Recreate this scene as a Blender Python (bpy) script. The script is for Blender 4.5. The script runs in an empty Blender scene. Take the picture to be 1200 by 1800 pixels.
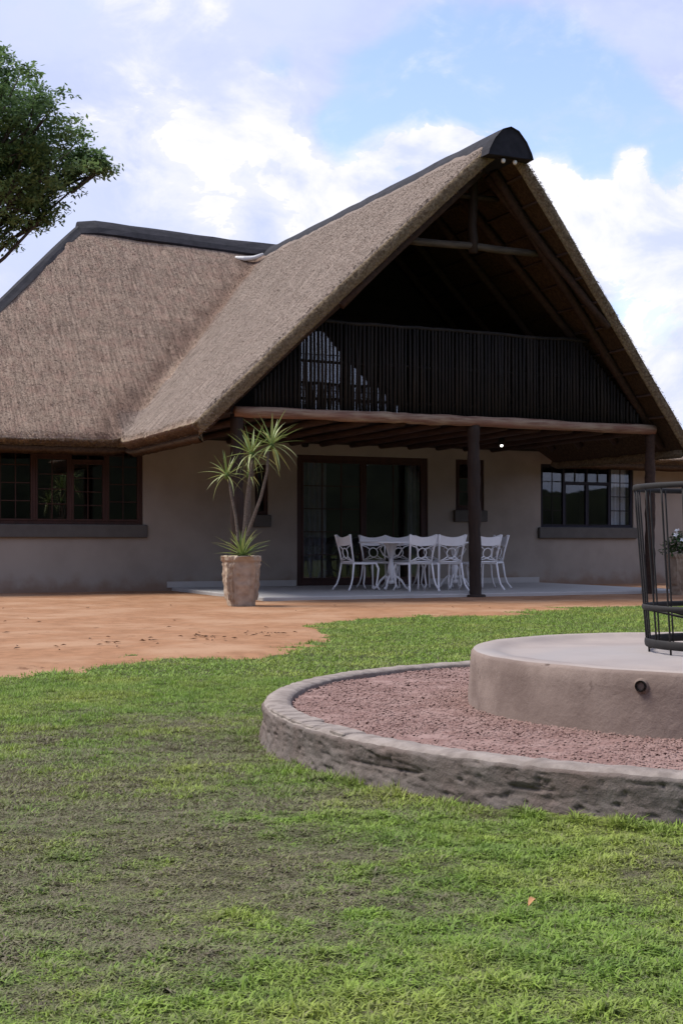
import bpy, math, random
import numpy as np
from mathutils import Vector
random.seed(7); rng = np.random.default_rng(7)
PI = math.pi
sc = bpy.context.scene
COL = sc.collection

# ------------------------------------------------------------------ camera
CAM = np.array([-6.506, -18.154, 0.86]); TH = math.radians(24.3166)
RV = np.array([math.cos(TH), -math.sin(TH), 0.0]); FV = np.array([math.sin(TH), math.cos(TH), 0.0])
cd = bpy.data.cameras.new('camera'); cam = bpy.data.objects.new('camera', cd); COL.objects.link(cam)
cam.location = CAM; cam.rotation_euler = (PI/2, 0, -TH)
cd.sensor_fit = 'VERTICAL'; cd.sensor_height = 36; cd.sensor_width = 24; cd.lens = 46.0
cd.shift_y = 55/1800; cd.clip_end = 3000; cd.clip_start = 0.05
sc.camera = cam
sc.view_settings.view_transform = 'Standard'; sc.view_settings.look = 'None'
sc.view_settings.exposure = 0.9; sc.view_settings.gamma = 1.0
sc.view_settings.use_curve_mapping = False

# ------------------------------------------------------------------ sky and sun
SUN_EL, SUN_AZ = math.radians(58), math.radians(-62)      # azimuth from +Y towards +X
w = bpy.data.worlds.new('World'); sc.world = w; w.use_nodes = True
nt = w.node_tree; nt.nodes.clear()
def N(t, **k):
    n = nt.nodes.new(t)
    for a, b in k.items(): setattr(n, a, b)
    return n
def wl(a, b): nt.links.new(a, b)
def wmath(op, a, b=None, c=None, clamp=False):
    n = N('ShaderNodeMath', operation=op, use_clamp=clamp)
    for i, v in enumerate((a, b, c)):
        if v is None: continue
        if isinstance(v, (int, float)): n.inputs[i].default_value = v
        else: wl(v, n.inputs[i])
    return n.outputs[0]
tc = N('ShaderNodeTexCoord')
sky = N('ShaderNodeTexSky', sky_type='NISHITA'); sky.sun_disc = False
sky.sun_elevation = SUN_EL; sky.sun_rotation = SUN_AZ
sky.air_density = 1.3; sky.dust_density = .4; sky.ozone_density = 3.0
mp = N('ShaderNodeMapping'); mp.inputs['Scale'].default_value = (1, 1, 1.7); wl(tc.outputs['Generated'], mp.inputs[0])
def wnoise(scale, detail, rough, dist, off=0):
    m = N('ShaderNodeMapping'); m.inputs['Location'].default_value = (off, off*1.7, off*.6); wl(mp.outputs[0], m.inputs[0])
    n = N('ShaderNodeTexNoise'); n.inputs['Scale'].default_value = scale; n.inputs['Detail'].default_value = detail
    n.inputs['Roughness'].default_value = rough; n.inputs['Distortion'].default_value = dist
    wl(m.outputs[0], n.inputs['Vector']); return n.outputs['Fac']
def blob(v, deg, amp):                                     # a soft patch of sky round one compass direction
    d = N('ShaderNodeVectorMath', operation='DOT_PRODUCT'); wl(tc.outputs['Generated'], d.inputs[0])
    v = np.array(v)/np.linalg.norm(v); d.inputs[1].default_value = tuple(v)
    m = N('ShaderNodeMapRange', interpolation_type='SMOOTHSTEP'); wl(d.outputs['Value'], m.inputs[0])
    m.inputs[1].default_value = math.cos(math.radians(deg)); m.inputs[2].default_value = math.cos(math.radians(deg*.15))
    m.inputs[3].default_value = 0; m.inputs[4].default_value = amp
    return m.outputs[0]
def dirv(az, el):                                          # degrees: azimuth from +Y towards +X
    a, e = math.radians(az), math.radians(el); return (math.sin(a)*math.cos(e), math.cos(a)*math.cos(e), math.sin(e))
def addall(l):
    o = l[0]
    for q in l[1:]: o = wmath('ADD', o, q)
    return o
def ramp(v, a, b):
    m = N('ShaderNodeMapRange', interpolation_type='SMOOTHSTEP'); wl(v, m.inputs[0]); m.inputs[1].default_value = a; m.inputs[2].default_value = b
    return m.outputs[0]
def wmix(f, a, b):
    n = N('ShaderNodeMix', data_type='RGBA'); wl(f, n.inputs['Factor'])
    for v, i in ((a, 6), (b, 7)):
        if isinstance(v, tuple): n.inputs[i].default_value = v
        else: wl(v, n.inputs[i])
    return n.outputs[2]
n_big = wnoise(2.2, 6, .55, .4, 3.1); n_mid = wnoise(5.5, 9, .6, .5, 7.7); n_fine = wnoise(16, 12, .62, .35, 1.3)
blue_f = addall([blob(dirv(28.5, 18.6), 5.5, .62), blob(dirv(33.5, 17.0), 6.0, .85), blob(dirv(37.0, 14.8), 4.5, .5), blob(dirv(37.9, 10.4), 2.4, .5), blob(dirv(25, 17.4), 2.2, .4), blob(dirv(21.4, 20.3), 1.2, .5), blob(dirv(39, 22.5), 5.5, -.5), blob(dirv(14, 20), 9, -.25)])
blue_m = ramp(wmath('ADD', blue_f, wmath('MULTIPLY', wmath('SUBTRACT', n_mid, .5), 2.2)), -.02, .5)
blue_m = wmath('MULTIPLY', blue_m, .97)
cum_f = addall([blob(dirv(26.8, 15.6), 2.8, .80), blob(dirv(29.0, 16.4), 1.8, .6), blob(dirv(36.6, 12.9), 3.2, .62), blob(dirv(39.5, 12.6), 3.4, .6), blob(dirv(33.2, 15.2), 1.6, .5), blob(dirv(38.4, 7.8), 3.4, .55), blob(dirv(20.2, 14.6), 5.5, .36), blob(dirv(17.0, 18.2), 6, .34), blob(dirv(20.6, 18.6), 1.8, .26), blob(dirv(36.8, 15.8), 1.0, .5), blob(dirv(16.8, 22.0), 4.6, .24), blob(dirv(24, 14.2), 3.4, .32)])
cum_n = wmath('ADD', wmath('MULTIPLY', wmath('SUBTRACT', n_mid, .5), 1.5), wmath('MULTIPLY', wmath('SUBTRACT', n_fine, .5), 2.6))
cum_m = wmath('MAXIMUM', wmath('MULTIPLY', ramp(wmath('ADD', cum_f, cum_n), .33, .50), .96), wmath('MULTIPLY', ramp(wmath('ADD', cum_f, wmath('MULTIPLY', cum_n, .6)), -.02, .55), .68))
veil = wmix(ramp(n_big, .34, .66), (4.7, 5.5, 8.9, 1), (6.6, 7.3, 9.8, 1))
veil = wmix(ramp(n_fine, .35, .7), veil, (6.6, 7.2, 9.7, 1))
white = wmix(ramp(wnoise(9, 8, .6, .4, 5.9), .38, .60), (6.6, 7.2, 9.8, 1), (9.7, 9.6, 10.3, 1))
sk = N('ShaderNodeMix', data_type='RGBA', blend_type='MULTIPLY'); sk.inputs['Factor'].default_value = 1
wl(sky.outputs[0], sk.inputs[6]); sk.inputs[7].default_value = (2.35, 2.05, 2.3, 1)
skyc = wmix(cum_m, wmix(blue_m, veil, sk.outputs[2]), white)
bg = N('ShaderNodeBackground'); bg.inputs['Strength'].default_value = 0.058; wl(skyc, bg.inputs['Color'])
wo = N('ShaderNodeOutputWorld'); wl(bg.outputs[0], wo.inputs['Surface'])
sl = bpy.data.lights.new('sun', 'SUN'); sl.energy = 2.8; sl.angle = math.radians(24); sl.color = (1.0, .95, .88)
so = bpy.data.objects.new('sun', sl); COL.objects.link(so)
sd = Vector((math.sin(SUN_AZ)*math.cos(SUN_EL), math.cos(SUN_AZ)*math.cos(SUN_EL), math.sin(SUN_EL)))
so.rotation_euler = (-sd).to_track_quat('-Z', 'Y').to_euler(); so.location = (0, 0, 40)

# ------------------------------------------------------------------ materials
def hexc(r, g, b):                                         # 0-255 sRGB to linear
    f = lambda c: (c/255/12.92 if c/255 <= .04045 else ((c/255+.055)/1.055)**2.4)
    return (f(r), f(g), f(b), 1)
def L(r, g, b): return (r, g, b, 1)
def mat(name, c1, c2=None, c3=None, scale=6, detail=6, rough=.85, bump=0., bscale=None, stretch=(1,1,1), spec=.3, metal=0., attr=None, acol=None, bdist=.01, spots=None, contrast=(.32,.68), attr2=None, acol2=None, trans=0., coord='Object'):
    m = bpy.data.materials.new(name); m.use_nodes = True
    t = m.node_tree; b = t.nodes['Principled BSDF']; K = t.links.new
    b.inputs['Roughness'].default_value = rough; b.inputs['Specular IOR Level'].default_value = spec; b.inputs['Metallic'].default_value = metal
    tcn = t.nodes.new('ShaderNodeTexCoord'); mpn = t.nodes.new('ShaderNodeMapping'); K(tcn.outputs[coord], mpn.inputs[0]); mpn.inputs['Scale'].default_value = stretch
    def noise(s, d=detail, r=.6, off=0):
        n = t.nodes.new('ShaderNodeTexNoise'); n.inputs['Scale'].default_value = s; n.inputs['Detail'].default_value = d; n.inputs['Roughness'].default_value = r
        if off:
            q = t.nodes.new('ShaderNodeMapping'); q.inputs['Location'].default_value = (off, off, off); K(mpn.outputs[0], q.inputs[0]); K(q.outputs[0], n.inputs['Vector'])
        else: K(mpn.outputs[0], n.inputs['Vector'])
        return n.outputs['Fac']
    def mix(f, a, c, mode='MIX'):
        n = t.nodes.new('ShaderNodeMix'); n.data_type = 'RGBA'; n.blend_type = mode
        if isinstance(f, float): n.inputs['Factor'].default_value = f
        else: K(f, n.inputs['Factor'])
        for v, i in ((a, 6), (c, 7)):
            if isinstance(v, tuple): n.inputs[i].default_value = v
            else: K(v, n.inputs[i])
        return n.outputs[2]
    def rmp(v, a, c):
        n = t.nodes.new('ShaderNodeMapRange'); n.interpolation_type = 'SMOOTHSTEP'; K(v, n.inputs[0]); n.inputs[1].default_value = a; n.inputs[2].default_value = c
        return n.outputs[0]
    col = c1
    if c2: col = mix(rmp(noise(scale), *contrast), c1, c2)
    if c3: col = mix(rmp(noise(scale*.17, 4, .6, 5.3), .42, .68), col, c3)
    if attr:
        a = t.nodes.new('ShaderNodeAttribute'); a.attribute_name = attr; col = mix(a.outputs['Fac'], col, acol)
    if attr2:
        a = t.nodes.new('ShaderNodeAttribute'); a.attribute_name = attr2; col = mix(a.outputs['Fac'], col, acol2)
    if spots: col = mix(rmp(noise(spots[0], 5, .65, 9.1), spots[1], spots[1]+.08), col, spots[2])
    if isinstance(col, tuple): b.inputs['Base Color'].default_value = col
    else: K(col, b.inputs['Base Color'])
    if bump:
        bn = t.nodes.new('ShaderNodeBump'); bn.inputs['Strength'].default_value = bump; bn.inputs['Distance'].default_value = bdist
        K(noise(bscale or scale*3, 8, .65, 2.2), bn.inputs['Height']); K(bn.outputs[0], b.inputs['Normal'])
    if trans:
        tr = t.nodes.new('ShaderNodeBsdfTranslucent'); ms = t.nodes.new('ShaderNodeMixShader'); ms.inputs[0].default_value = trans
        if isinstance(col, tuple): tr.inputs[0].default_value = col
        else: K(col, tr.inputs[0])
        out = t.nodes['Material Output']; K(b.outputs[0], ms.inputs[1]); K(tr.outputs[0], ms.inputs[2]); K(ms.outputs[0], out.inputs[0])
    return m
def splash(m, col, top):                                       # red earth splashed up the foot of a wall
    t = m.node_tree; K = t.links.new; b = t.nodes['Principled BSDF']; src = b.inputs['Base Color'].links[0].from_socket
    g = t.nodes.new('ShaderNodeTexCoord'); sx = t.nodes.new('ShaderNodeSeparateXYZ'); K(g.outputs['Object'], sx.inputs[0])
    n = t.nodes.new('ShaderNodeTexNoise'); n.inputs['Scale'].default_value = 3.5; n.inputs['Detail'].default_value = 8; K(g.outputs['Object'], n.inputs['Vector'])
    a = t.nodes.new('ShaderNodeMath'); a.operation = 'MULTIPLY_ADD'; K(n.outputs['Fac'], a.inputs[0]); a.inputs[1].default_value = -.55; K(sx.outputs['Z'], a.inputs[2])
    r = t.nodes.new('ShaderNodeMapRange'); r.interpolation_type = 'SMOOTHSTEP'; K(a.outputs[0], r.inputs[0]); r.inputs[1].default_value = top-.275; r.inputs[2].default_value = -.275; r.inputs[3].default_value = 0; r.inputs[4].default_value = .75
    x = t.nodes.new('ShaderNodeMix'); x.data_type = 'RGBA'; K(r.outputs[0], x.inputs['Factor']); K(src, x.inputs[6]); x.inputs[7].default_value = col; K(x.outputs[2], b.inputs['Base Color'])
def glass(name, tint=(.9,.93,.95,1), f0=.06):
    m = bpy.data.materials.new(name); m.use_nodes = True; t = m.node_tree; t.nodes.clear(); K = t.links.new
    g = t.nodes.new('ShaderNodeBsdfGlossy'); g.inputs['Roughness'].default_value = .015
    tr = t.nodes.new('ShaderNodeBsdfTransparent'); tr.inputs[0].default_value = tint
    lw = t.nodes.new('ShaderNodeLayerWeight'); lw.inputs[0].default_value = .5
    pw = t.nodes.new('ShaderNodeMath'); pw.operation = 'POWER'; K(lw.outputs['Facing'], pw.inputs[0]); pw.inputs[1].default_value = 5
    fr = t.nodes.new('ShaderNodeMath'); fr.operation = 'MULTIPLY_ADD'; K(pw.outputs[0], fr.inputs[0]); fr.inputs[1].default_value = 1-f0; fr.inputs[2].default_value = f0
    nz = t.nodes.new('ShaderNodeTexNoise'); nz.inputs['Scale'].default_value = 1.6; bp = t.nodes.new('ShaderNodeBump'); bp.inputs['Strength'].default_value = .05; bp.inputs['Distance'].default_value = .02
    tcn = t.nodes.new('ShaderNodeTexCoord'); K(tcn.outputs['Object'], nz.inputs['Vector']); K(nz.outputs['Fac'], bp.inputs['Height']); K(bp.outputs[0], g.inputs['Normal'])
    ms = t.nodes.new('ShaderNodeMixShader'); o = t.nodes.new('ShaderNodeOutputMaterial')
    K(fr.outputs[0], ms.inputs[0]); K(tr.outputs[0], ms.inputs[1]); K(g.outputs[0], ms.inputs[2]); K(ms.outputs[0], o.inputs[0]); return m
def emis(name, col, s):
    m = bpy.data.materials.new(name); m.use_nodes = True; b = m.node_tree.nodes['Principled BSDF']
    b.inputs['Base Color'].default_value = col; b.inputs['Emission Color'].default_value = col; b.inputs['Emission Strength'].default_value = s; return m
M = {}
M['thatch'] = mat('thatch', L(.325,.248,.188), L(.215,.157,.118), L(.27,.187,.142), scale=26, detail=9, rough=.95, bump=.6, bscale=48, bdist=.02, spec=.1, attr='weather', acol=L(.195,.163,.143), attr2='valley_shade', acol2=L(.14,.088,.066), spots=(3.2,.68,L(.24,.155,.115)))
M['straw'] = mat('straw', L(.365,.28,.212), L(.25,.184,.14), L(.30,.208,.158), scale=4, rough=.9, spec=.12, attr='weather', acol=L(.225,.189,.166), attr2='dark', acol2=L(.16,.105,.08))
def reeds(m):                                                  # fine reeds running down the slope
    t = m.node_tree; K = t.links.new; b = t.nodes['Principled BSDF']; src = b.inputs['Base Color'].links[0].from_socket
    at = []
    for nm in ('tu', 'tv'):
        a = t.nodes.new('ShaderNodeAttribute'); a.attribute_name = nm; at.append(a.outputs['Fac'])
    c = t.nodes.new('ShaderNodeCombineXYZ'); K(at[0], c.inputs[0]); K(at[1], c.inputs[1])
    mp_ = t.nodes.new('ShaderNodeMapping'); mp_.inputs['Scale'].default_value = (24, 1.6, 1); K(c.outputs[0], mp_.inputs[0])
    n = t.nodes.new('ShaderNodeTexNoise'); n.inputs['Scale'].default_value = 1; n.inputs['Detail'].default_value = 7; n.inputs['Roughness'].default_value = .65; K(mp_.outputs[0], n.inputs['Vector'])
    r = t.nodes.new('ShaderNodeMapRange'); K(n.outputs['Fac'], r.inputs[0]); r.inputs[1].default_value = .3; r.inputs[2].default_value = .7; r.inputs[3].default_value = .5; r.inputs[4].default_value = 1.42
    x = t.nodes.new('ShaderNodeMix'); x.data_type = 'RGBA'; x.blend_type = 'MULTIPLY'; x.inputs['Factor'].default_value = 1; K(src, x.inputs[6]); K(r.outputs[0], x.inputs[7]); K(x.outputs[2], b.inputs['Base Color'])
reeds(M['thatch'])
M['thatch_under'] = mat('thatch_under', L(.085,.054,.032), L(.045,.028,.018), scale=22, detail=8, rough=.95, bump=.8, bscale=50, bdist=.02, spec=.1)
M['thatch_cut'] = mat('thatch_cut', L(.33,.26,.17), L(.16,.12,.08), scale=26, detail=8, rough=.95, bump=1., bscale=60, bdist=.03, spec=.1)
M['cap'] = mat('ridge_cap', L(.014,.014,.018), L(.026,.025,.031), scale=5, rough=.8, bump=.25, bscale=22, spec=.2)
M['plaster'] = mat('plaster', L(.30,.266,.228), L(.26,.23,.198), L(.325,.29,.248), scale=2.2, rough=.92, bump=.18, bscale=55, bdist=.004, spec=.2)
M['darkwall'] = mat('upper_wall', L(.03,.024,.02), L(.02,.016,.013), scale=4, rough=.9, bump=.2, bscale=30)
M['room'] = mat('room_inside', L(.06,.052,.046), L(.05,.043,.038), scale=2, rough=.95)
M['sill'] = mat('sill', L(.10,.096,.088), L(.085,.08,.074), scale=4, rough=.8, bump=.15, bscale=40, bdist=.004)
M['frame'] = mat('red_brown_timber', L(.05,.02,.015), L(.032,.013,.010), scale=8, rough=.55, stretch=(1,1,.2), bump=.1, bscale=40, bdist=.003)
M['dark_timber'] = mat('dark_timber', L(.035,.022,.016), L(.022,.014,.011), scale=9, rough=.75, stretch=(3,3,.35), bump=.4, bscale=30, bdist=.006)
M['pole'] = mat('latte_pole', L(.017,.0135,.012), L(.009,.0075,.007), L(.024,.018,.014), scale=9, rough=.8, stretch=(3,3,.5), bump=.4, bscale=30, bdist=.006)
M['log'] = mat('weathered_log', L(.34,.25,.175), L(.17,.085,.058), L(.24,.115,.085), scale=5, rough=.8, stretch=(.45,4,4), bump=.6, bscale=22, bdist=.01)
M['old_timber'] = mat('old_grey_timber', L(.10,.082,.064), L(.05,.04,.032), scale=8, rough=.85, stretch=(.4,3,3), bump=.4, bscale=25)
M['joist'] = mat('joist_pole', L(.055,.03,.02), L(.03,.016,.012), scale=7, rough=.8, stretch=(3,.4,3), bump=.3, bscale=25, bdist=.006)
M['concrete'] = mat('patio_concrete', L(.43,.415,.395), L(.37,.355,.335), L(.40,.38,.36), scale=3, rough=.75, bump=.12, bscale=45, bdist=.003, spec=.35)
M['founplaster'] = mat('fountain_plaster', L(.235,.18,.152), L(.155,.113,.095), L(.20,.15,.126), scale=4.5, detail=9, rough=.9, bump=.5, bscale=30, bdist=.01, spots=(7,.64,L(.10,.07,.058)))
M['founwall'] = mat('ring_wall_render', L(.165,.14,.125), L(.10,.083,.073), L(.14,.105,.09), scale=14, detail=9, rough=.95, bump=.8, bscale=60, bdist=.008, spots=(16,.66,L(.06,.048,.04)))
M['coping'] = mat('coping_brick', L(.27,.23,.203), L(.17,.14,.122), scale=12, detail=8, rough=.95, bump=.7, bscale=50, bdist=.008)
M['basin'] = mat('basin_screed', L(.31,.262,.235), L(.25,.212,.195), L(.27,.25,.245), scale=2.5, rough=.9, bump=.15, bscale=30, bdist=.004, spec=.05)
M['gravel'] = mat('gravel_pink', L(.225,.133,.113), L(.145,.085,.073), L(.265,.175,.153), scale=55, rough=.95, bump=.4, attr='rnd', acol=L(.26,.17,.148))
M['iron'] = mat('black_iron', L(.008,.0075,.0075), L(.015,.012,.011), scale=14, rough=.75, bump=.15, bscale=50, bdist=.002, spec=.4)
M['white'] = mat('white_enamel', L(.88,.87,.88), L(.83,.82,.83), scale=6, rough=.45, bump=.06, bscale=60, bdist=.002, spec=.45)
M['pot'] = mat('carved_sandstone', L(.43,.335,.25), L(.31,.23,.17), L(.40,.32,.24), scale=10, detail=9, rough=.95, bump=.7, bscale=38, bdist=.01)
M['soil'] = mat('potting_soil', L(.05,.035,.025), L(.03,.02,.015), scale=30, rough=.95, bump=.8)
M['yucca'] = mat('yucca_leaf', L(.17,.26,.06), L(.10,.175,.04), scale=5, rough=.5, spec=.4, attr='rnd', acol=L(.36,.38,.17), trans=.25)
M['stem'] = mat('yucca_stem', L(.17,.14,.115), L(.09,.073,.06), scale=30, rough=.95, bump=.8, bscale=60, stretch=(1,1,2))
M['leaf'] = mat('tree_leaf', L(.095,.16,.058), L(.065,.12,.045), scale=.8, rough=.5, spec=.35, attr='rnd', acol=L(.17,.26,.09), trans=.4)
M['bark'] = mat('bark', L(.08,.065,.052), L(.04,.032,.027), scale=10, rough=.95, bump=.8, bscale=26)
M['shrub'] = mat('shrub_leaf', L(.035,.085,.02), L(.02,.05,.015), scale=6, rough=.5, attr='rnd', acol=L(.06,.13,.03), trans=.2)
M['petal'] = mat('white_petal', L(.8,.8,.76), rough=.7)
M['curtain'] = mat('white_curtain', L(.75,.74,.76), L(.68,.67,.7), scale=3, rough=.95, trans=.25)
M['curtain2'] = mat('grey_curtain', L(.17,.165,.18), L(.13,.125,.14), scale=3, rough=.95)
M['mortar'] = mat('white_mortar', L(.7,.7,.7), L(.5,.5,.5), scale=9, rough=.9, bump=.4)
M['glass'] = glass('window_glass'); M['glass_up'] = glass('balcony_glass', f0=.11)
splash(M['plaster'], L(.20,.12,.08), .30)
M['lamp'] = emis('lit_bulb', (1, .97, .9, 1), 3.0)
M['lampwhite'] = mat('lamp_plastic', L(.75,.75,.72), rough=.4)
M['unseen_trees'] = mat('unseen_bush', L(.02,.026,.014), L(.008,.011,.007), scale=.6, rough=.95)
M['grass'] = mat('grass_blade', L(.25,.375,.056), L(.165,.28,.043), L(.32,.39,.075), scale=9, rough=.6, spec=.25, attr='dry', acol=L(.195,.165,.112), attr2='rnd', acol2=L(.10,.115,.045), trans=.3)
M['ground'] = mat('lawn_soil', L(.075,.10,.028), L(.04,.042,.02), L(.085,.105,.03), scale=30, detail=9, rough=.95, bump=.9, bscale=50, bdist=.02, attr='dry', acol=L(.075,.062,.04), spec=.1)
M['sand'] = mat('red_sand', L(.30,.16,.088), L(.225,.118,.064), L(.33,.20,.122), scale=5.5, detail=9, rough=.97, bump=.5, bscale=26, bdist=.015, spots=(7,.62,L(.17,.088,.05)), spec=.1)
M['litter'] = mat('dry_leaf', L(.17,.09,.05), L(.09,.05,.03), scale=20, rough=.9)

# ------------------------------------------------------------------ mesh helpers
class MB:
    def __init__(s): s.v = []; s.f = []
    def add(s, vs, fs):
        o = len(s.v); s.v += [tuple(map(float, q)) for q in vs]; s.f += [tuple(i+o for i in q) for q in fs]; return s
    def box(s, x0, x1, y0, y1, z0, z1):
        return s.add([(x0,y0,z0),(x1,y0,z0),(x1,y1,z0),(x0,y1,z0),(x0,y0,z1),(x1,y0,z1),(x1,y1,z1),(x0,y1,z1)],
                     [(0,3,2,1),(4,5,6,7),(0,1,5,4),(1,2,6,5),(2,3,7,6),(3,0,4,7)])
    def bevbox(s, x0, x1, y0, y1, z0, z1, b=.006):
        x = (x0, x0+b, x1-b, x1); y = (y0, y0+b, y1-b, y1); vs = []
        for zz, i in ((z0, b), (z0+b, 0), (z1-b, 0), (z1, b)):
            for px, py in ((x0+i, y0+b+i), (x0+b+i, y0+i), (x1-b-i, y0+i), (x1-i, y0+b+i), (x1-i, y1-b-i), (x1-b-i, y1-i), (x0+b+i, y1-i), (x0+i, y1-b-i)): vs.append((px, py, zz))
        fs = [tuple(range(7, -1, -1)), tuple(range(24, 32))]
        for r in range(3):
            for k in range(8): fs.append((r*8+k, r*8+(k+1) % 8, r*8+8+(k+1) % 8, r*8+8+k))
        return s.add(vs, fs)
    def tube(s, pts, rad, n=8, cap=True, wob=0., flat=None):
        P = [Vector(p) for p in pts]; R = rad if isinstance(rad, (list, tuple)) else [rad]*len(P); vs = []; fs = []
        t0 = (P[1]-P[0]).normalized(); up = Vector((0,0,1)) if abs(t0.z) < .9 else Vector((1,0,0))
        a = t0.cross(up).normalized()
        for i, p in enumerate(P):
            t = (P[min(i+1, len(P)-1)]-P[max(i-1, 0)]).normalized()
            a = (a-t*a.dot(t)).normalized(); b = t.cross(a)
            for k in range(n):
                an = 2*PI*k/n; r = R[i]*(1+random.uniform(-wob, wob))
                ca, sa = math.cos(an)*r, math.sin(an)*r
                if flat: ca *= flat
                vs.append(p+a*ca+b*sa)
        for i in range(len(P)-1):
            for k in range(n): fs.append((i*n+k, i*n+(k+1) % n, (i+1)*n+(k+1) % n, (i+1)*n+k))
        if cap: fs += [tuple(range(n-1, -1, -1)), tuple(range((len(P)-1)*n, len(P)*n))]
        return s.add(vs, fs)
    def lathe(s, prof, n=32, cx=0, cy=0, close=True):
        vs = []; fs = []
        for r, z in prof:
            for k in range(n): vs.append((cx+r*math.cos(2*PI*k/n), cy+r*math.sin(2*PI*k/n), z))
        for i in range(len(prof)-1):
            for k in range(n): fs.append((i*n+k, i*n+(k+1) % n, (i+1)*n+(k+1) % n, (i+1)*n+k))
        if close: fs += [tuple(range(n-1, -1, -1)), tuple(range((len(prof)-1)*n, len(prof)*n))]
        return s.add(vs, fs)
    def torus(s, c, R, r, n=40, m=8, h=None, ax='z'):        # h: height of a flat band
        vs = []; fs = []; c = Vector(c)
        for i in range(n):
            an = 2*PI*i/n
            for k in range(m):
                b = 2*PI*k/m; rr = R+r*math.cos(b); zz = (h or r)*math.sin(b)
                q = (rr*math.cos(an), rr*math.sin(an), zz)
                if ax == 'y': q = (q[0], q[2], q[1])
                vs.append(c+Vector(q))
        for i in range(n):
            for k in range(m): fs.append((i*m+k, ((i+1) % n)*m+k, ((i+1) % n)*m+(k+1) % m, i*m+(k+1) % m))
        return s.add(vs, fs)
    def build(s, name, m, parent=None, smooth=False):
        me = bpy.data.meshes.new(name); me.from_pydata(s.v, [], s.f); me.update()
        me.materials.append(M[m] if isinstance(m, str) else m)
        if smooth: me.polygons.foreach_set('use_smooth', [True]*len(me.polygons))
        return link(name, me, parent)
def link(name, me, parent=None):
    o = bpy.data.objects.new(name, me); COL.objects.link(o)
    if parent: o.parent = parent
    return o
def tag(o, label, cat, group=None):
    o['label'] = label; o['category'] = cat
    if group: o['group'] = group
    return o
def empty(name, label, cat, loc=(0,0,0), rz=0, group=None):
    o = bpy.data.objects.new(name, None); COL.objects.link(o); o.location = loc; o.rotation_euler = (0,0,rz); o.empty_display_size = .2
    return tag(o, label, cat, group)
def struct(o, kind='structure'): o['kind'] = kind; return o
def copy_tree(o, parent=None):
    c = o.copy(); COL.objects.link(c); c.parent = parent
    for ch in list(o.children): copy_tree(ch, c)
    return c
def npmesh(name, V, F, m, parent=None, attrs=None, smooth=False, k=None):
    """fast mesh from numpy; F (n,k) faces; attrs: dict of per-vertex floats"""
    me = bpy.data.meshes.new(name); V = np.asarray(V, np.float32); F = np.asarray(F, np.int32); n, k = F.shape
    me.vertices.add(len(V)); me.vertices.foreach_set('co', V.ravel())
    me.loops.add(n*k); me.loops.foreach_set('vertex_index', F.ravel())
    me.polygons.add(n); me.polygons.foreach_set('loop_start', np.arange(0, n*k, k, dtype=np.int32)); me.polygons.foreach_set('loop_total', np.full(n, k, np.int32))
    if smooth: me.polygons.foreach_set('use_smooth', np.ones(n, bool))
    for a, d in (attrs or {}).items():
        at = me.attributes.new(a, 'FLOAT', 'POINT'); at.data.foreach_set('value', np.asarray(d, np.float32))
    me.update(calc_edges=True); me.validate()
    me.materials.append(M[m] if isinstance(m, str) else m)
    return link(name, me, parent)
_T = rng.random((256, 256))
def vnoise(x, y):
    x = np.asarray(x, float); y = np.asarray(y, float); xi = np.floor(x).astype(int); yi = np.floor(y).astype(int); fx = x-xi; fy = y-yi
    fx = fx*fx*(3-2*fx); fy = fy*fy*(3-2*fy); g = lambda a, b: _T[a & 255, b & 255]
    return (g(xi,yi)*(1-fx)+g(xi+1,yi)*fx)*(1-fy)+(g(xi,yi+1)*(1-fx)+g(xi+1,yi+1)*fx)*fy
def fbm(x, y, o=4):
    s = 0; a = .5
    for i in range(o): s = s+a*vnoise(x*2**i+17*i, y*2**i+31*i); a *= .5
    return s/(1-.5**o)
def world(a, d, z): return CAM*np.array([1,1,0])+a*RV+d*FV+np.array([0,0,z])   # right, forward, height from the viewpoint

# ================================================================== GROUND
FC = np.array([-2.391, -13.418]); FR = 2.15                   # fountain centre and outer radius
BX = np.array([-60, -16, -9, -4.96, -4.25, -3.58, -2.78, -1.9, -1.54, -1.25, -.48, .64, 1.78, 2.95, 5.13, 6.09, 9, 14, 60])
BY = np.array([-14, -12.5, -10.6, -9.12, -8.58, -8.05, -7.98, -7.2, -6.57, -4.9, -4.25, -4.02, -3.81, -2.9, -2.74, -2.57, -2.4, -2.3, -2.2])
def sandness(x, y):                                           # >0 on the bare red yard
    return y-np.interp(x, BX, BY)+(fbm(x*1.3+5, y*1.3, 4)-.5)*1.3+(fbm(x*6+5, y*6, 3)-.5)*.35
DRY = [(-5.05,-12.5,.75,.9), (-5.8,-13.7,.8,1), (-5.26,-14.33,.5,.9), (-5.42,-15.0,.36,1), (-5.73,-15.55,.24,.9), (-5.95,-15.2,.35,.8), (-5.05,-15.28,.13,1), (-4.9,-15.40,.11,1), (-4.22,-15.30,.16,.8), (-4.45,-12.8,.4,.6), (-5.02,-14.85,.24,.9), (-6.4,-14.6,.7,.7), (-4.35,-11.7,.5,.45), (-5.35,-15.55,.1,.5)]
GRN = [(-4.79,-14.42,.2,.7), (-4.5,-14.95,.34,.7), (-5.45,-15.27,.07,.9), (-4.95,-15.95,.34,1), (-5.5,-15.85,.15,.9), (-5.93,-15.42,.07,.9), (-4.5,-10.6,1.0,.5), (-3.9,-14.9,.4,.5), (-5.0,-15.0,.06,.4), (-5.35,-13.3,.15,.5), (-5.68,-14.3,.12,.5)]
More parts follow.
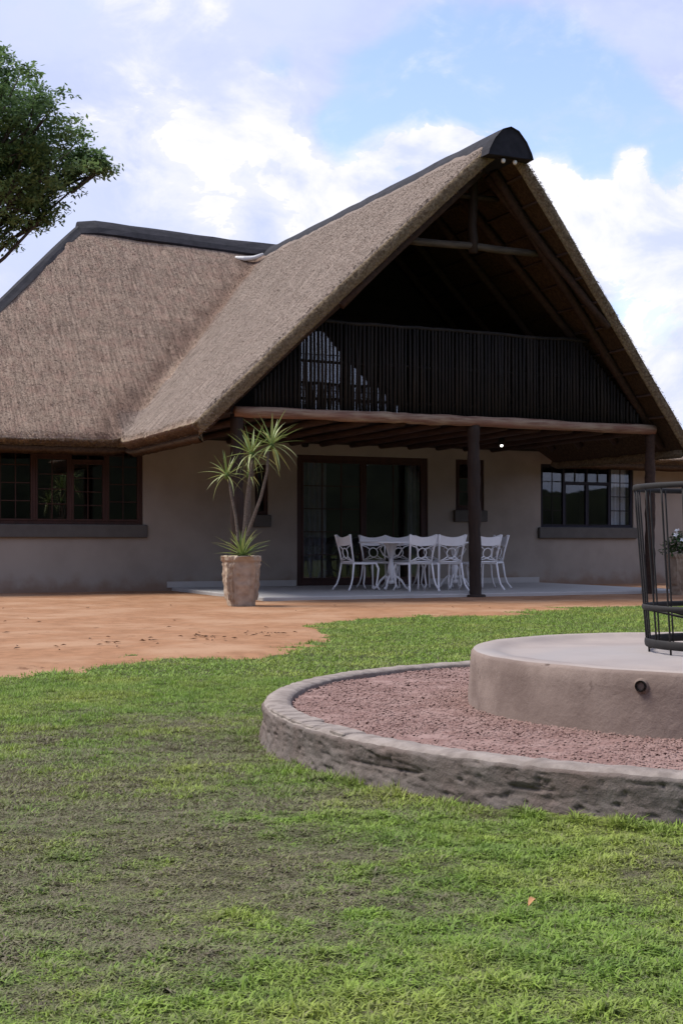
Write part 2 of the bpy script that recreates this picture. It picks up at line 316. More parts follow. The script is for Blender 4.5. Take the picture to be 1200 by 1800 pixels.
def dryness(x, y):
    d = .17*np.ones_like(x)
    far = np.clip((y+11.8)/2.2, 0, 1); d = d*(1-far)+.04*far
    for cx_, cy_, r, a in DRY: d = d+.66*a*np.exp(-((x-cx_)**2+(y-cy_)**2)/(r*r))
    for cx_, cy_, r, a in GRN: d = d-.7*a*np.exp(-((x-cx_)**2+(y-cy_)**2)/(r*r))
    d = d+(fbm(x*3.2, y*3.2, 4)-.5)*1.1*(1-.55*far)+(fbm(x*13+3, y*13, 3)-.5)*1.5*(1-.6*far)
    return np.clip(d, 0, 1)
def gz(x, y):
    rr = np.hypot(x-FC[0], y-FC[1])
    return (fbm(x*1.7, y*1.7, 3)-.5)*.03*np.exp(-np.maximum(0, (np.abs(y+13)-6))*.5)+(fbm(x*4, y*4, 2)-.5)*.016*np.exp(-np.maximum(0, (np.abs(y+14)-5))*.6)-.012
xs = np.concatenate([[-900,-400,-150,-60,-30,-20,-14], np.arange(-10.5, 1.0, .055), np.arange(1.1, 9, .4), [10,14,20,40,100,300,900]])
ys = np.concatenate([[-900,-300,-100,-50,-30,-22], np.arange(-18.4, -8, .05), np.arange(-8, -1.9, .15), [-1.5,0,3,8,15,30,60,150,400,900]])
X, Y = np.meshgrid(xs, ys); Zg = gz(X, Y); nx, ny = len(xs), len(ys)
ii = np.arange(nx*ny).reshape(ny, nx)
F = np.stack([ii[:-1,:-1], ii[:-1,1:], ii[1:,1:], ii[1:,:-1]], -1).reshape(-1, 4)
struct(npmesh('ground', np.c_[X.ravel(), Y.ravel(), Zg.ravel()], F, 'ground', attrs={'dry': dryness(X, Y).ravel()}, smooth=True))
# bare red yard: a sheet whose rim sinks under the lawn
xs = np.concatenate([[-30,-20,-14], np.arange(-11, 9, .07), [10,12,16,22,30]]); ys = np.concatenate([np.arange(-12.5, -.2, .07), np.arange(-.1, 5.2, .3), [8, 14, 30]])
X, Y = np.meshgrid(xs, ys); S = sandness(X, Y)
fr_ = np.clip((S+1.15+(fbm(X*4.5+8, Y*4.5, 3)-.5)*1.1)/1.0, 0, 1); Zs = gz(X, Y)*(1-.5*fr_)-.012*(1-fr_)+.011*fr_*fr_+(fbm(X*3, Y*3, 4)-.5)*.016*fr_+(fbm(X*9, Y*9, 3)-.5)*.02*(1-fr_)
ii = np.arange(X.size).reshape(X.shape); F = np.stack([ii[:-1,:-1], ii[:-1,1:], ii[1:,1:], ii[1:,:-1]], -1).reshape(-1, 4)
keep = (S.ravel()[F] > -1.9).any(1); F = F[keep]; u, inv = np.unique(F, return_inverse=True)
struct(npmesh('bare_yard', np.c_[X.ravel(), Y.ravel(), Zs.ravel()][u], inv.reshape(-1, 4), 'sand', smooth=True))
# unseen trees all round: mirrored in the panes, raised to darken the patio
hb = []; hn = 240
for k in range(hn):
    an = 2*PI*k/hn; r = 70; az = math.degrees(math.atan2(math.cos(an), math.sin(an))) % 360     # compass angle from +Y
    el = float(np.interp(az, [0, 110, 128, 132, 141, 145, 156, 161, 200, 300, 330, 360], [2, 5, 4, 3.1, 3.1, 5.3, 5.3, 11, 14, 12, 2, 2]))
    h = .9+r*math.tan(math.radians(el))*(1+.16*(random.random()-.5))
    hb += [(r*math.cos(an), r*math.sin(an), -.5), ((r+3)*math.cos(an), (r+3)*math.sin(an), h), ((r+30)*math.cos(an), (r+30)*math.sin(an), -.5)]
hf = []
for k in range(hn):
    a, b = 3*k, 3*((k+1) % hn); hf += [(a, b, b+1, a+1), (a+1, b+1, b+2, a+2)]
struct(MB().add(hb, hf).build('unseen_treeline', 'unseen_trees'))

# ---- grass blades (one mass)
def blades(n, d0, d1, hmin, hmax, wd, seg, dead=False):
    d = np.sqrt(rng.uniform(d0*d0, d1*d1, n)); a = rng.uniform(-1, 1, n)*(d*.345+(.75 if d1 < 5 else .4))
    x = CAM[0]+a*RV[0]+d*FV[0]; y = CAM[1]+a*RV[1]+d*FV[1]
    ok = (np.hypot(x-FC[0], y-FC[1]) > FR+.005)
    s = sandness(x, y); ok &= (s < .02) | ((s < .9) & (rng.random(n) < .5*np.clip(1-s/.9, 0, 1)**1.5*(fbm(x*4, y*4, 3) > .47)))
    sn = s+(fbm(x*4.5+8, y*4.5, 3)-.5)*1.1; ok &= rng.random(n) < np.clip(.015+np.clip(-sn/.75, 0, 1)**2, 0, 1); dr = dryness(x, y); ok &= (fbm(x*24, y*24, 2) > .33) | (rng.random(n) < .45)
    x, y, dr, d = x[ok], y[ok], dr[ok], d[ok]; n = len(x)
    clump = fbm(x*19, y*19, 2)
    h = rng.uniform(hmin, hmax, n)*(1-.3*dr)*np.clip(2.2*clump-.2, .35, 1.6)*np.where(np.hypot(x-FC[0], y-FC[1]) < FR+.12, 1.6, 1); az = rng.uniform(0, 2*PI, n); lean = rng.uniform(.4, 2.1, n)+.4*dr
    h *= np.clip(-sandness(x, y)/.7, .35, 1)
    if dead: lean = rng.uniform(2.0, 3.2, n); h = rng.uniform(hmin, hmax, n)
    wv = wd*rng.uniform(.6, 1.3, n); z = gz(x, y)-.001
    dx, dy = np.cos(az), np.sin(az); sx, sy = -dy*wv/2, dx*wv/2
    isdry = np.clip(dr*.95+rng.normal(0, .3, n)-.02, 0, 1); rn = np.clip(rng.random(n)**2*.5+.5*(fbm(x*18+4, y*18, 2)-.5), 0, 1)
    if dead: isdry = np.clip(.55+.45*dr+rng.normal(0, .25, n), 0, 1); rn = rng.random(n)**1.5*.8
    if seg == 2:
        m1 = h*.55; o1 = h*lean*.25; o2 = h*lean*.85; top = h*np.clip(1.05-.36*lean, .18, 1)
        V = np.stack([np.c_[x-sx, y-sy, z], np.c_[x+sx, y+sy, z], np.c_[x+dx*o1-sx*.8, y+dy*o1-sy*.8, z+m1*np.clip(1.05-.2*lean,.3,1)], np.c_[x+dx*o1+sx*.8, y+dy*o1+sy*.8, z+m1*np.clip(1.05-.2*lean,.3,1)], np.c_[x+dx*o2, y+dy*o2, z+top]], 1).reshape(-1, 3)
        b = np.arange(n)*5; F = np.concatenate([np.c_[b, b+1, b+3], np.c_[b, b+3, b+2], np.c_[b+2, b+3, b+4]]); k = 5
    else:
        o2 = h*lean*.7; top = h*np.clip(1.05-.35*lean, .3, 1)
        V = np.stack([np.c_[x-sx, y-sy, z], np.c_[x+sx, y+sy, z], np.c_[x+dx*o2, y+dy*o2, z+top]], 1).reshape(-1, 3)
        b = np.arange(n)*3; F = np.c_[b, b+1, b+2]; k = 3
    return V, F, np.repeat(isdry, k), np.repeat(rn, k)
parts = [blades(330000, 1.8, 4.2, .010, .026, .0052, 2), blades(400000, 4.2, 8.5, .012, .03, .0075, 1), blades(170000, 1.8, 4.2, .012, .026, .0035, 1, True), blades(130000, 4.2, 8.5, .014, .03, .005, 1, True), blades(330000, 8.5, 18.5, .015, .038, .013, 1)]
V = []; F = []; D = []; Rn = []; o = 0
for v, f, d_, r_ in parts: V.append(v); F.append(f+o); D.append(d_); Rn.append(r_); o += len(v)
struct(npmesh('grass', np.concatenate(V), np.concatenate(F), 'grass', attrs={'dry': np.concatenate(D), 'rnd': np.concatenate(Rn)}), 'stuff')
bpy.data.objects['grass']['label'] = 'short patchy lawn grass, green with dry brown patches'

# ---- leaf litter on the bare yard
lv = []; lf = []
for k in range(100):
    if k < 62: a = random.gauss(0, .8); x, y = -2.7+a, -6.9+random.gauss(0, .22)+.35*a
    else: x, y = random.uniform(-6, 3), random.uniform(-8.5, -.6)
    if sandness(np.array(x), np.array(y)) < .1: continue
    an = random.uniform(0, 6.28); l = random.uniform(.012, .045); wdt = l*random.uniform(.15, .5); z = float(gz(np.array(x), np.array(y)))*.5+.02
    c, s = math.cos(an), math.sin(an); o = len(lv)
    lv += [(x-c*l, y-s*l, z), (x-s*wdt, y+c*wdt, z+.012), (x+c*l, y+s*l, z+.004), (x+s*wdt, y-c*wdt, z+.008)]; lf += [(o, o+1, o+2), (o, o+2, o+3)]
struct(MB().add(lv, lf).build('leaf_litter', 'litter'), 'stuff')['label'] = 'dry leaves and twigs scattered on the red bare yard'

# ================================================================== HOUSE
WY = 4.6; XC = 3.70; SL = 1.007; EV = 4.43; PF = .06
house = empty('thatched_house', 'thatched farmhouse with steep open gable, balcony and grey brown plaster walls', 'house')
def zr_(x): return 7.27+.036*np.clip(np.abs(x-XC), 0, 4.1)
def wz(x, y): return zr_(x)-(zr_(x)-2.63)/4.48*np.abs(y-8.25)
def relief(x, y):                                             # dressed courses and unevenness of the thatch
    sl_ = np.where((np.abs(x-XC) < EV) & (ztop(x, y)-wz(x, y) > .1), np.abs(x-XC), np.abs(y-8.25))
    return (fbm(x*1.1, y*1.1, 3)-.5)*.08+(fbm(x*5, y*5, 3)-.5)*.022+(fbm(x*14, y*14, 2)-.5)*.012+.007*np.abs(((sl_+(fbm(x*.9, y*.9, 2)-.5)*.16)/.30) % 1-.5)*2
def ztop(x, y):
    s = np.sqrt((x-XC)**2+.16**2)-.03
    g = 7.05+.020*(y+1.5)*np.clip(1-s/EV, 0, 1)-SL*s-np.maximum(0, y-8.25)*2
    zr = zr_(x); kw = (zr-2.63)/4.48
    wv = zr-kw*(np.sqrt((y-8.25)**2+.14**2)-.03)
    def smin(a, b, k): h = np.clip(.5+.5*(b-a)/k, 0, 1); return b*(1-h)+a*h-k*h*(1-h)
    wv = smin(wv, zr-kw*(-.33-x), .2); wv = smin(wv, zr-kw*(x-7.73), .2)
    k = .25; h = np.clip(.5+.5*(g-wv)/k, 0, 1)
    return wv*(1-h)+g*h+k*h*(1-h)
def valley_shade(x, y):                                              # shade of the swept valley, painted as a brown band on the wing
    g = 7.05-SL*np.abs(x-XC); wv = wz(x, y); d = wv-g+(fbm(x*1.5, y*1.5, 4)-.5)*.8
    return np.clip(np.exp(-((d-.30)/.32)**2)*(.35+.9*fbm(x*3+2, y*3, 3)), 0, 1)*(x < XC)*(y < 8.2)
def yv(x): return -1.5+.284*np.abs(x-XC)
EY0, EY1, XL, XR = 3.77, 12.73, -4.90, 12.32
TH_T = .30
def roof():
    V = []; F = []; key = {}
    def vid(x, y):
        kk = (round(x, 4), round(y, 4))
        if kk not in key: key[kk] = len(V); V.append((x, y))
        return key[kk]
    def grid(xa, rows):                                        # rows: function col-> list of y
        ids = [[vid(x, y) for y in rows(x)] for x in xa]
        for i in range(len(xa)-1):
            for j in range(len(ids[0])-1): F.append((ids[i][j], ids[i+1][j], ids[i+1][j+1], ids[i][j+1]))
    yb = np.linspace(EY0, EY1, 110)
    xg = np.linspace(XC-EV, XC+EV, 121); xl = np.linspace(XL, XC-EV, 62); xr = np.linspace(XC+EV, XR, 62)
    grid(xl, lambda x: yb); grid(xg, lambda x: yb); grid(xr, lambda x: yb)
    t = np.linspace(0, 1, 72); grid(xg, lambda x: yv(x)*(1-t)+EY0*t)
    V = np.array(V); F = np.array(F)
    x, y = V.T
    nz = relief(x, y)
    z = ztop(x, y)+nz
    # boundary loop
    E = {}
    for q in F:
        for a, b in zip(q, np.roll(q, -1)):
            E[(a, b)] = 1
    bd = [(a, b) for (a, b) in E if (b, a) not in E]
    nrm = np.zeros((len(V), 2))
    for a, b in bd:
        d = V[b]-V[a]; n = np.array([d[1], -d[0]]); n /= np.linalg.norm(n)+1e-9; nrm[a] += n; nrm[b] += n
    isb = np.abs(nrm).sum(1) > 0
    nrm[isb] /= np.linalg.norm(nrm[isb], axis=1)[:, None]+1e-9
    n0 = len(V)
    weather = np.clip((np.abs(x-XC) < EV)*((y < 4.2)+(ztop(x, y)-wz(x, y) > .12))*1.0, 0, 1)
    P = [np.c_[x, y, z-.05*isb]]; W = [weather]
    bidx = np.where(isb)[0]; m = {v: i for i, v in enumerate(bidx)}; nb = len(bidx)
    eav = isb & ((np.abs(nrm[:,0]) > .75) | (y > 3.7)); inw = np.where(isb, np.where(eav, .17, .05), 0); drop = np.where(eav, .13, TH_T)[bidx]
    for t, outw in ((.14, .03), (.5, .045), (.85, .02)):
        jit = (fbm(V[bidx,0]*6+t*9, V[bidx,1]*6, 3)-.5)*.05
        P.append(np.c_[x[bidx]+nrm[bidx,0]*(outw+jit-inw[bidx]*t), y[bidx]+nrm[bidx,1]*(outw+jit-inw[bidx]*t), z[bidx]-.05-drop*t+.03*t]); W.append(np.zeros(nb))
    P.append(np.c_[x-nrm[:,0]*inw, y-nrm[:,1]*inw, ztop(x, y)-TH_T+(fbm(x*6, y*6, 2)-.5)*.02]); W.append(np.zeros(n0))
    base = n0+3*nb
    FF = [F, F[:, ::-1]+base]
    S = []
    for a, b in bd:
        ra = [a]+[n0+r*nb+m[a] for r in range(3)]+[base+a]; rb = [b]+[n0+r*nb+m[b] for r in range(3)]+[base+b]
        for r in range(4): S.append((rb[r], ra[r], ra[r+1], rb[r+1]))
    FF.append(np.array(S))
    onw = (ztop(x, y)-wz(x, y) < .1) | (np.abs(x-XC) > EV); hipw = (np.abs(x-3.7) > 4.03) & (np.abs(x-3.7)-4.03 > np.abs(y-8.25)); onx = ~onw | hipw
    tu = np.where(onx, y, x); tv = np.where(onx, np.abs(x-XC), np.abs(y-8.25))*1.414
    P_ = [tu]+[tu[bidx]]*3+[tu]; Q_ = [tv]+[tv[bidx]]*3+[tv]
    o = npmesh('thatch_roof', np.concatenate(P), np.concatenate(FF), 'thatch', house, {'weather': np.concatenate(W)*.75, 'valley_shade': np.concatenate([valley_shade(x, y)*.8, np.zeros(3*nb+n0)]), 'tu': np.concatenate(P_), 'tv': np.concatenate(Q_)}, smooth=True)
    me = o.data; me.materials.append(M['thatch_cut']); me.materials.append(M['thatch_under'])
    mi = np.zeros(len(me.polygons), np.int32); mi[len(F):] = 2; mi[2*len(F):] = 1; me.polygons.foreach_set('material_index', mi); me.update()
    return o, V, bd, nrm
roof_o, RVtx, Rbd, Rn_ = roof()
# straw ends lying on the slopes
def straws(n):
    x = rng.uniform(XL, XC+1.0, n*2); y = rng.uniform(-1.5, 8.3, n*2)
    ok = (np.abs(y-8.25) > .36) & ((np.abs(x-XC) > .34) | (y > 8)); ok &= ((np.abs(x-XC) < EV) & (y > yv(x))) | (y > EY0); x, y = x[ok][:n], y[ok][:n]; n = len(x); e = .02
    zx = (ztop(x+e, y)-ztop(x-e, y))/(2*e); zy = (ztop(x, y+e)-ztop(x, y-e))/(2*e)
    nz = relief(x, y)
    z = ztop(x, y)+nz
    g = np.sqrt(zx**2+zy**2)+1e-6; dn = np.c_[-zx/g, -zy/g, -g]; dn /= np.linalg.norm(dn, axis=1)[:, None]
    nn = np.c_[-zx, -zy, np.ones(n)]; nn /= np.linalg.norm(nn, axis=1)[:, None]; sd_ = np.cross(dn, nn)
    dd = dn+sd_*rng.normal(0, .25, n)[:, None]
    l = rng.uniform(.012, .038, n)[:, None]; wv = rng.uniform(.002, .006, n)[:, None]; p = np.c_[x, y, z]
    up = rng.uniform(.002, .010, n)[:, None]
    V = np.stack([p-sd_*wv-nn*.01, p+sd_*wv-nn*.01, p+dd*l+sd_*wv+nn*up, p+dd*l-sd_*wv+nn*up], 1).reshape(-1, 3)
    b = np.arange(n)*4; F = np.c_[b, b+1, b+2, b+3]
    wt = np.clip((np.abs(x-XC) < EV)*((y < 4.2)+(ztop(x, y)-wz(x, y) > .12))*1.0, 0, 1)*rng.uniform(.5, 1, n)
    dk = np.clip(rng.random(n)**3*.55+valley_shade(x, y)*.8, 0, 1)
    return V, F, np.repeat(wt, 4), np.repeat(dk, 4)
V, F, wt, dk = straws(150000)
# straw ends along cut edges (verge, eaves)
bp = np.array([(a, b) for a, b in Rbd]); mid = (RVtx[bp[:,0]]+RVtx[bp[:,1]])/2; sel = mid[:,1] < 5.5
bp = bp[sel]; k = rng.integers(0, len(bp), 26000); t = rng.random(26000)[:, None]; pv = RVtx[bp[k,0]]*(1-t)+RVtx[bp[k,1]]*t; nv = Rn_[bp[k,0]]
h = rng.uniform(.0, 1, 26000)
eave = np.abs(nv[:,0]) > .75; eave |= (pv[:,1] > 3.7); zz = ztop(pv[:,0], pv[:,1])-.05-h*np.where(eave, .10, TH_T-.03)
out3 = np.c_[nv, np.where(eave, -1.2, -.35)+rng.normal(0, .25, 26000)]; out3[:, 0] += rng.normal(0, .2, 26000); out3 /= np.linalg.norm(out3, axis=1)[:, None]
p = np.c_[pv+nv*(.02-np.where(eave, .15*h, 0))[:, None], zz]; side = np.cross(out3, np.array([.3,.5,.8])); side /= np.linalg.norm(side, axis=1)[:, None]
l = np.where(eave, rng.uniform(.01, .035, 26000), rng.uniform(.006, .022, 26000))[:, None]; wv = rng.uniform(.003, .008, 26000)[:, None]
V2 = np.stack([p-side*wv, p+side*wv, p+out3*l+side*wv, p+out3*l-side*wv], 1).reshape(-1, 3); b = np.arange(26000)*4
F2 = np.c_[b, b+1, b+2, b+3]+len(V)
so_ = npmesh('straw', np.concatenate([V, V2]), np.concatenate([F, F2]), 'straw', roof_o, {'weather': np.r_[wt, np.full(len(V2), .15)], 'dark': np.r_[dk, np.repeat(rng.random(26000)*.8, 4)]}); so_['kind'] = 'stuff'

# ridge caps
def cap(name, pts, prof, solid_front=False):
    m = MB(); P = [Vector(p) for p in pts]; n = len(prof); vs = []; fs = []
    d = Vector((P[-1].x-P[0].x, P[-1].y-P[0].y, 0)).normalized(); sd_ = Vector((-d.y, d.x, 0))
    for i, p in enumerate(P):
        for a, z in prof: vs.append(p+sd_*a*(1+random.uniform(-.03, .03))+Vector((0, 0, z+random.uniform(-.008, .008))))
    for i in range(len(P)-1):
        for k in range(n): fs.append((i*n+k, i*n+(k+1) % n, (i+1)*n+(k+1) % n, (i+1)*n+k))
    fs += [tuple(range(n-1, -1, -1)), tuple(range((len(P)-1)*n, len(P)*n))]
    return m.add(vs, fs).build(name, 'cap', roof_o, smooth=False)
prof = [(-.36,-.30), (-.27,-.155), (-.14,-.02), (-.05,.05), (.05,.05), (.14,-.02), (.27,-.155), (.36,-.30), (.33,-.34), (.1,-.14), (-.1,-.14), (-.33,-.34)]
cap('ridge_cap', [(XC, y, float(ztop(np.array(XC), np.array(y)))+.055) for y in np.linspace(-1.35, 8.0, 24)], [(a*.8, z*.8) for a, z in prof])
cap('ridge_cap', [(x, 8.25, float(ztop(np.array(x), np.array(8.25)))+.10) for x in np.linspace(-.46, 7.86, 24)], [(a*.95, z*.9) for a, z in prof])
hp = [(-.34,-.20), (-.22,-.10), (-.08,-.0), (.08,-.0), (.22,-.10), (.34,-.20), (.3,-.25), (-.3,-.25)]
for sgn, x0 in ((-1, -.35), (1, 7.75)):
    for sy in (-1, 1):
        cap('hip_cap', [(x0+sgn*(.1+q), 8.25+sy*(.1+q), float(ztop(np.array(x0+sgn*(.1+q)), np.array(8.25+sy*(.1+q))))+.06) for q in np.linspace(0, 4.2, 16)], [(a*.5, z*.5) for a, z in hp])
# hood that closes the ridge at the gable
m = MB(); hood = [(-.40,-.35), (-.37,-.26), (-.28,-.10), (-.14,.05), (0,.10), (.14,.05), (.28,-.10), (.37,-.26), (.40,-.35)]
vs = []; za = float(ztop(np.array(XC), np.array(-1.4)))-.02
for y, s_, dz in ((-1.60, .93, -.01), (-1.63, .97, 0), (-1.45, 1.0, 0), (-1.05, .92, -.0), (-.8, .9, -.03)):
    for a, z in hood: vs.append((XC+a*s_, y, za+z*(s_ if z > 0 else 1)+dz))
fs = []; n = len(hood)
for i in range(4):
    for k in range(n-1): fs.append((i*n+k, i*n+k+1, (i+1)*n+k+1, (i+1)*n+k))
fs += [tuple(range(n-1, -1, -1)), tuple(range(4*n, 5*n))]
for i in range(4): fs.append((i*n+n-1, i*n, (i+1)*n, (i+1)*n+n-1))
m.add(vs, fs).build('ridge_hood', 'cap', roof_o)
for px in (-.09, .11):
    MB().lathe([(.0,.01), (.02,.01), (.031,.03), (.031,.06), (.015,.072), (0,.072)], 12, XC+px, -1.55).build('floodlight', 'lampwhite', house, True).location = (0, 0, za-.44)
MB().bevbox(XC-.16, XC+.18, -1.56, -1.53, za-.365, za-.352, .004).build('light_bracket', 'dark_timber', house)
mo = MB().tube([(2.80,7.86,6.87), (2.98,7.74,6.84), (3.15,7.66,6.86), (3.32,7.56,6.93)], [.03,.055,.055,.03], 8, wob=.3).build('mortar_patch', 'mortar', roof_o, True)

# roof timbers
def zbot(x, y): return float(ztop(np.array(float(x)), np.array(float(y))))-TH_T
def pole(name, a, b, r0, r1=None, mt='dark_timber', parent=house, n=9, seg=6, bow=.012, sm=True):
    a = Vector(a); b = Vector(b); pts = []; rs = []
    for i in range(seg+1):
        t = i/seg; p = a.lerp(b, t)
        if 0 < i < seg: p += Vector((random.uniform(-bow, bow), random.uniform(-bow, bow), random.uniform(-bow, bow)))
        pts.append(p); rs.append((r0+(r1 if r1 else r0-0)*0-r0*0)*(1-t)+(r1 or r0)*t)
    return MB().tube(pts, rs, n, wob=.06).build(name, mt, parent, sm)
for sgn in (-1, 1):
    for yy in (-.75, .25, 1.3, 2.4, 3.3):
        e = 4.0 if yy > -.3 else 2.35
        pole('rafter', (XC+sgn*.12, yy, zbot(XC+sgn*.12, yy)-.09), (XC+sgn*e, yy, zbot(XC+sgn*e, yy)-.09), .075, .06, 'joist')
    pole('barge_rafter', (XC+sgn*.1, yv(XC+.1)+.52, zbot(XC+sgn*.1, -1.2)-.07), (XC+sgn*4.15, yv(XC+4.15)+.52, zbot(XC+sgn*4.15, 0)-.07), .075, .065, 'joist')
    for s in np.arange(.35, 3.9, .34):
        x = XC+sgn*s; y0 = yv(x)+.06
        pole('batten', (x, y0, zbot(x, y0)-.022), (x, 3.6, zbot(x, 2.5)-.022), .024, .02, 'joist', seg=3, n=6)
pole('collar_tie', (2.35, -.50, 5.46), (5.05, -.50, 5.46), .06, .055, 'old_timber')
pole('king_post', (XC, -.50, 5.36), (XC, -.50, 6.72), .075, .07)
pole('short_tie', (XC-.45, -.50, 6.24), (XC+.45, -.50, 6.24), .045, .045)

# walls with openings: x0, x1, z0, z1
OPEN = [(-3.32,-.11,1.19,2.62), (2.02,2.28,1.39,2.32), (2.86,5.64,PF,2.53), (6.26,6.91,1.52,2.53), (8.25,10.56,1.19,2.49)]
WX0, WX1, WZ = -4.1, 12.0, 2.74
m = MB(); xcuts = sorted({WX0, WX1, *[o[0] for o in OPEN], *[o[1] for o in OPEN]})
for a, b in zip(xcuts[:-1], xcuts[1:]):
    op = [o for o in OPEN if o[0] <= a+1e-6 and o[1] >= b-1e-6]
    if not op: m.box(a, b, WY, WY+.24, -.3, WZ)
    else:
        o = op[0]; m.box(a, b, WY, WY+.24, -.3, o[2]); m.box(a, b, WY, WY+.24, o[3], WZ)
m.build('front_wall', 'plaster', house)
m = MB().box(WX0, WX0+.24, WY+.241, 12.0, -.3, WZ); m.build('end_wall', 'plaster', house)
m = MB().box(WX1-.24, WX1, WY+.241, 12.0, -.3, WZ); m.build('end_wall', 'plaster', house)
MB().box(WX0+.241, WX1-.241, 11.76, 12.0, -.3, WZ).build('back_wall', 'plaster', house)
MB().box(WX0+.25, WX1-.25, WY+.25, 11.75, -.05, .045).build('room_floor', 'room', house)
MB().box(WX0+.25, WX1-.25, 8.3, 8.4, .05, 2.73).build('room_partition', 'room', house)
MB().box(WX0+.02, WX1-.02, WY+.02, 11.9, 2.745, 2.86).build('ceiling_slab', 'room', house)
MB().box(.33, 2.84, WY-.022, WY-.001, PF+.001, .17).build('skirting', 'concrete', house)
MB().box(5.66, 8.2, WY-.022, WY-.001, PF+.001, .17).build('skirting', 'concrete', house)

# windows
def bar(par, x0, x1, y0, y1, z0, z1, name='glazing_bar', mt='frame'): return MB().bevbox(x0, x1, y0, y1, z0, z1, .004).build(name, mt, par)
def window(x0, x1, z0, z1, lights, cols, rows, sill=True, mt='frame', y=WY, gl='glass', fw=.06, tops=None, bt='frame', nm='window', ov=.07, mw=.05, s=.035):
    fr = MB()
    for q in ((x0, x0+fw, z0, z1), (x1-fw, x1, z0, z1)): fr.bevbox(q[0], q[1], y+.03, y+.11, q[2], q[3], .006)
    fr.bevbox(x0+fw, x1-fw, y+.031, y+.109, z1-fw, z1, .006); fr.bevbox(x0+fw, x1-fw, y+.031, y+.109, z0, z0+fw, .006)
    wn = fr.build(nm, mt, house)
    ix0, ix1 = x0+fw, x1-fw; lw = (ix1-ix0-mw*(lights-1))/lights
    for i in range(lights):
        a = ix0+i*(lw+mw); b = a+lw
        if i < lights-1: bar(wn, b, b+mw, y+.026, y+.105, z0+fw, z1-fw, 'mullion', mt)
        za_, zb_ = z0+fw, z1-fw
        if tops and tops[i]:
            zb_ = z1-fw-tops[i]
            bar(wn, a, b, y+.024, y+.1, zb_, zb_+.05, 'transom', mt); xm = (a+b)/2; bar(wn, xm-.012, xm+.012, y+.05, y+.08, zb_+.05, z1-fw, mt=bt)
            for q0, q1 in ((a, xm), (xm, b)): MB().box(q0, q1, y+.066, y+.070, zb_+.05, z1-fw).build('pane', gl, wn)
        sash = MB()
        for q in ((a, a+s, za_, zb_), (b-s, b, za_, zb_)): sash.bevbox(q[0], q[1], y+.018, y+.085, q[2], q[3], .004)
        sash.bevbox(a+s, b-s, y+.019, y+.084, za_, za_+s, .004); sash.bevbox(a+s, b-s, y+.019, y+.084, zb_-s, zb_, .004); sash.build('sash', mt, wn)
        c = cols if isinstance(cols, int) else cols[i]; rr = rows if isinstance(rows, int) else rows[i]
        pw = (b-a-2*s)/c; ph = (zb_-za_-2*s)/rr; g = .009
        for k in range(1, c): bar(wn, a+s+k*pw-g, a+s+k*pw+g, y+.042, y+.068, za_+s, zb_-s, mt=bt)
        for k in range(1, rr): bar(wn, a+s, b-s, y+.044, y+.066, za_+s+k*ph-g, za_+s+k*ph+g, mt=bt)
        for ci in range(c):
            for ri in range(rr):
                MB().box(a+s+ci*pw, a+s+(ci+1)*pw, y+.053+random.uniform(-.001,.001), y+.057, za_+s+ri*ph, za_+s+(ri+1)*ph).build('pane', gl, wn)
    if sill: MB().bevbox(x0-ov, x1+ov, y-.07, y+.029, z0-.23, z0-.002, .012).build('sill', 'sill', wn)
    return wn
window(-3.32, -.11, 1.19, 2.62, 5, 2, 4, tops=[0, 0, .2, .28, 0])
window(2.02, 2.28, 1.39, 2.32, 1, 1, 4, fw=.03, ov=.04)['label'] = 'narrow window behind the yucca'
window(6.26, 6.91, 1.52, 2.53, 1, 2, 3, ov=.05)['label'] = 'small window with dark sill behind the middle post'
window(8.25, 10.56, 1.19, 2.49, 4, [2, 1, 1, 2], [4, 1, 1, 4], mt=mat('dark_blue_steel', L(.014,.014,.026), rough=.5), bt='iron', tops=[0, .36, .36, 0], fw=.04, mw=.035, s=.02)['label'] = 'wide dark framed window with white curtain'
window(2.86, 5.64, PF, 2.53, 2, [3, 2], [5, 1], sill=False, fw=.11, nm='patio_door')['label'] = 'double glazed timber patio door'
# balcony doors
BG = 3.5
m = MB(); bw = [(-.25, 2.42), (5.3, 7.65)]
zt = lambda x: 6.75-SL*abs(x-XC)-.02
def gablepoly(x0, x1, z0, y0, y1, zmin=None):
    xs_ = [x0]+([XC] if x0 < XC < x1 else [])+[x1]; top = [(x, zt(x)) for x in xs_]; pl = [(x0, z0), (x1, z0)]+top[::-1]; n = len(pl)
    vs = [(x, y0, z) for x, z in pl]+[(x, y1, z) for x, z in pl]
    return MB().add(vs, [tuple(range(n)), tuple(range(2*n-1, n-1, -1))]+[((k+1) % n, k, n+k, n+(k+1) % n) for k in range(n)])
gablepoly(-.22, 2.42, 2.87, BG, BG+.15).build('balcony_wall', 'darkwall', house)
gablepoly(5.3, 7.62, 2.87, BG, BG+.15).build('balcony_wall', 'darkwall', house)
gablepoly(2.421, 5.299, 5.0, BG, BG+.15).build('balcony_wall', 'darkwall', house)
window(2.42, 5.3, 2.89, 5.0, 3, 1, 3, sill=False, y=BG, gl='glass_up', mt='dark_timber', bt='dark_timber', nm='balcony_door', fw=.05)
gablepoly(-.1, 7.5, 2.87, BG+2.5, BG+2.6).build('loft_partition', 'room', house)

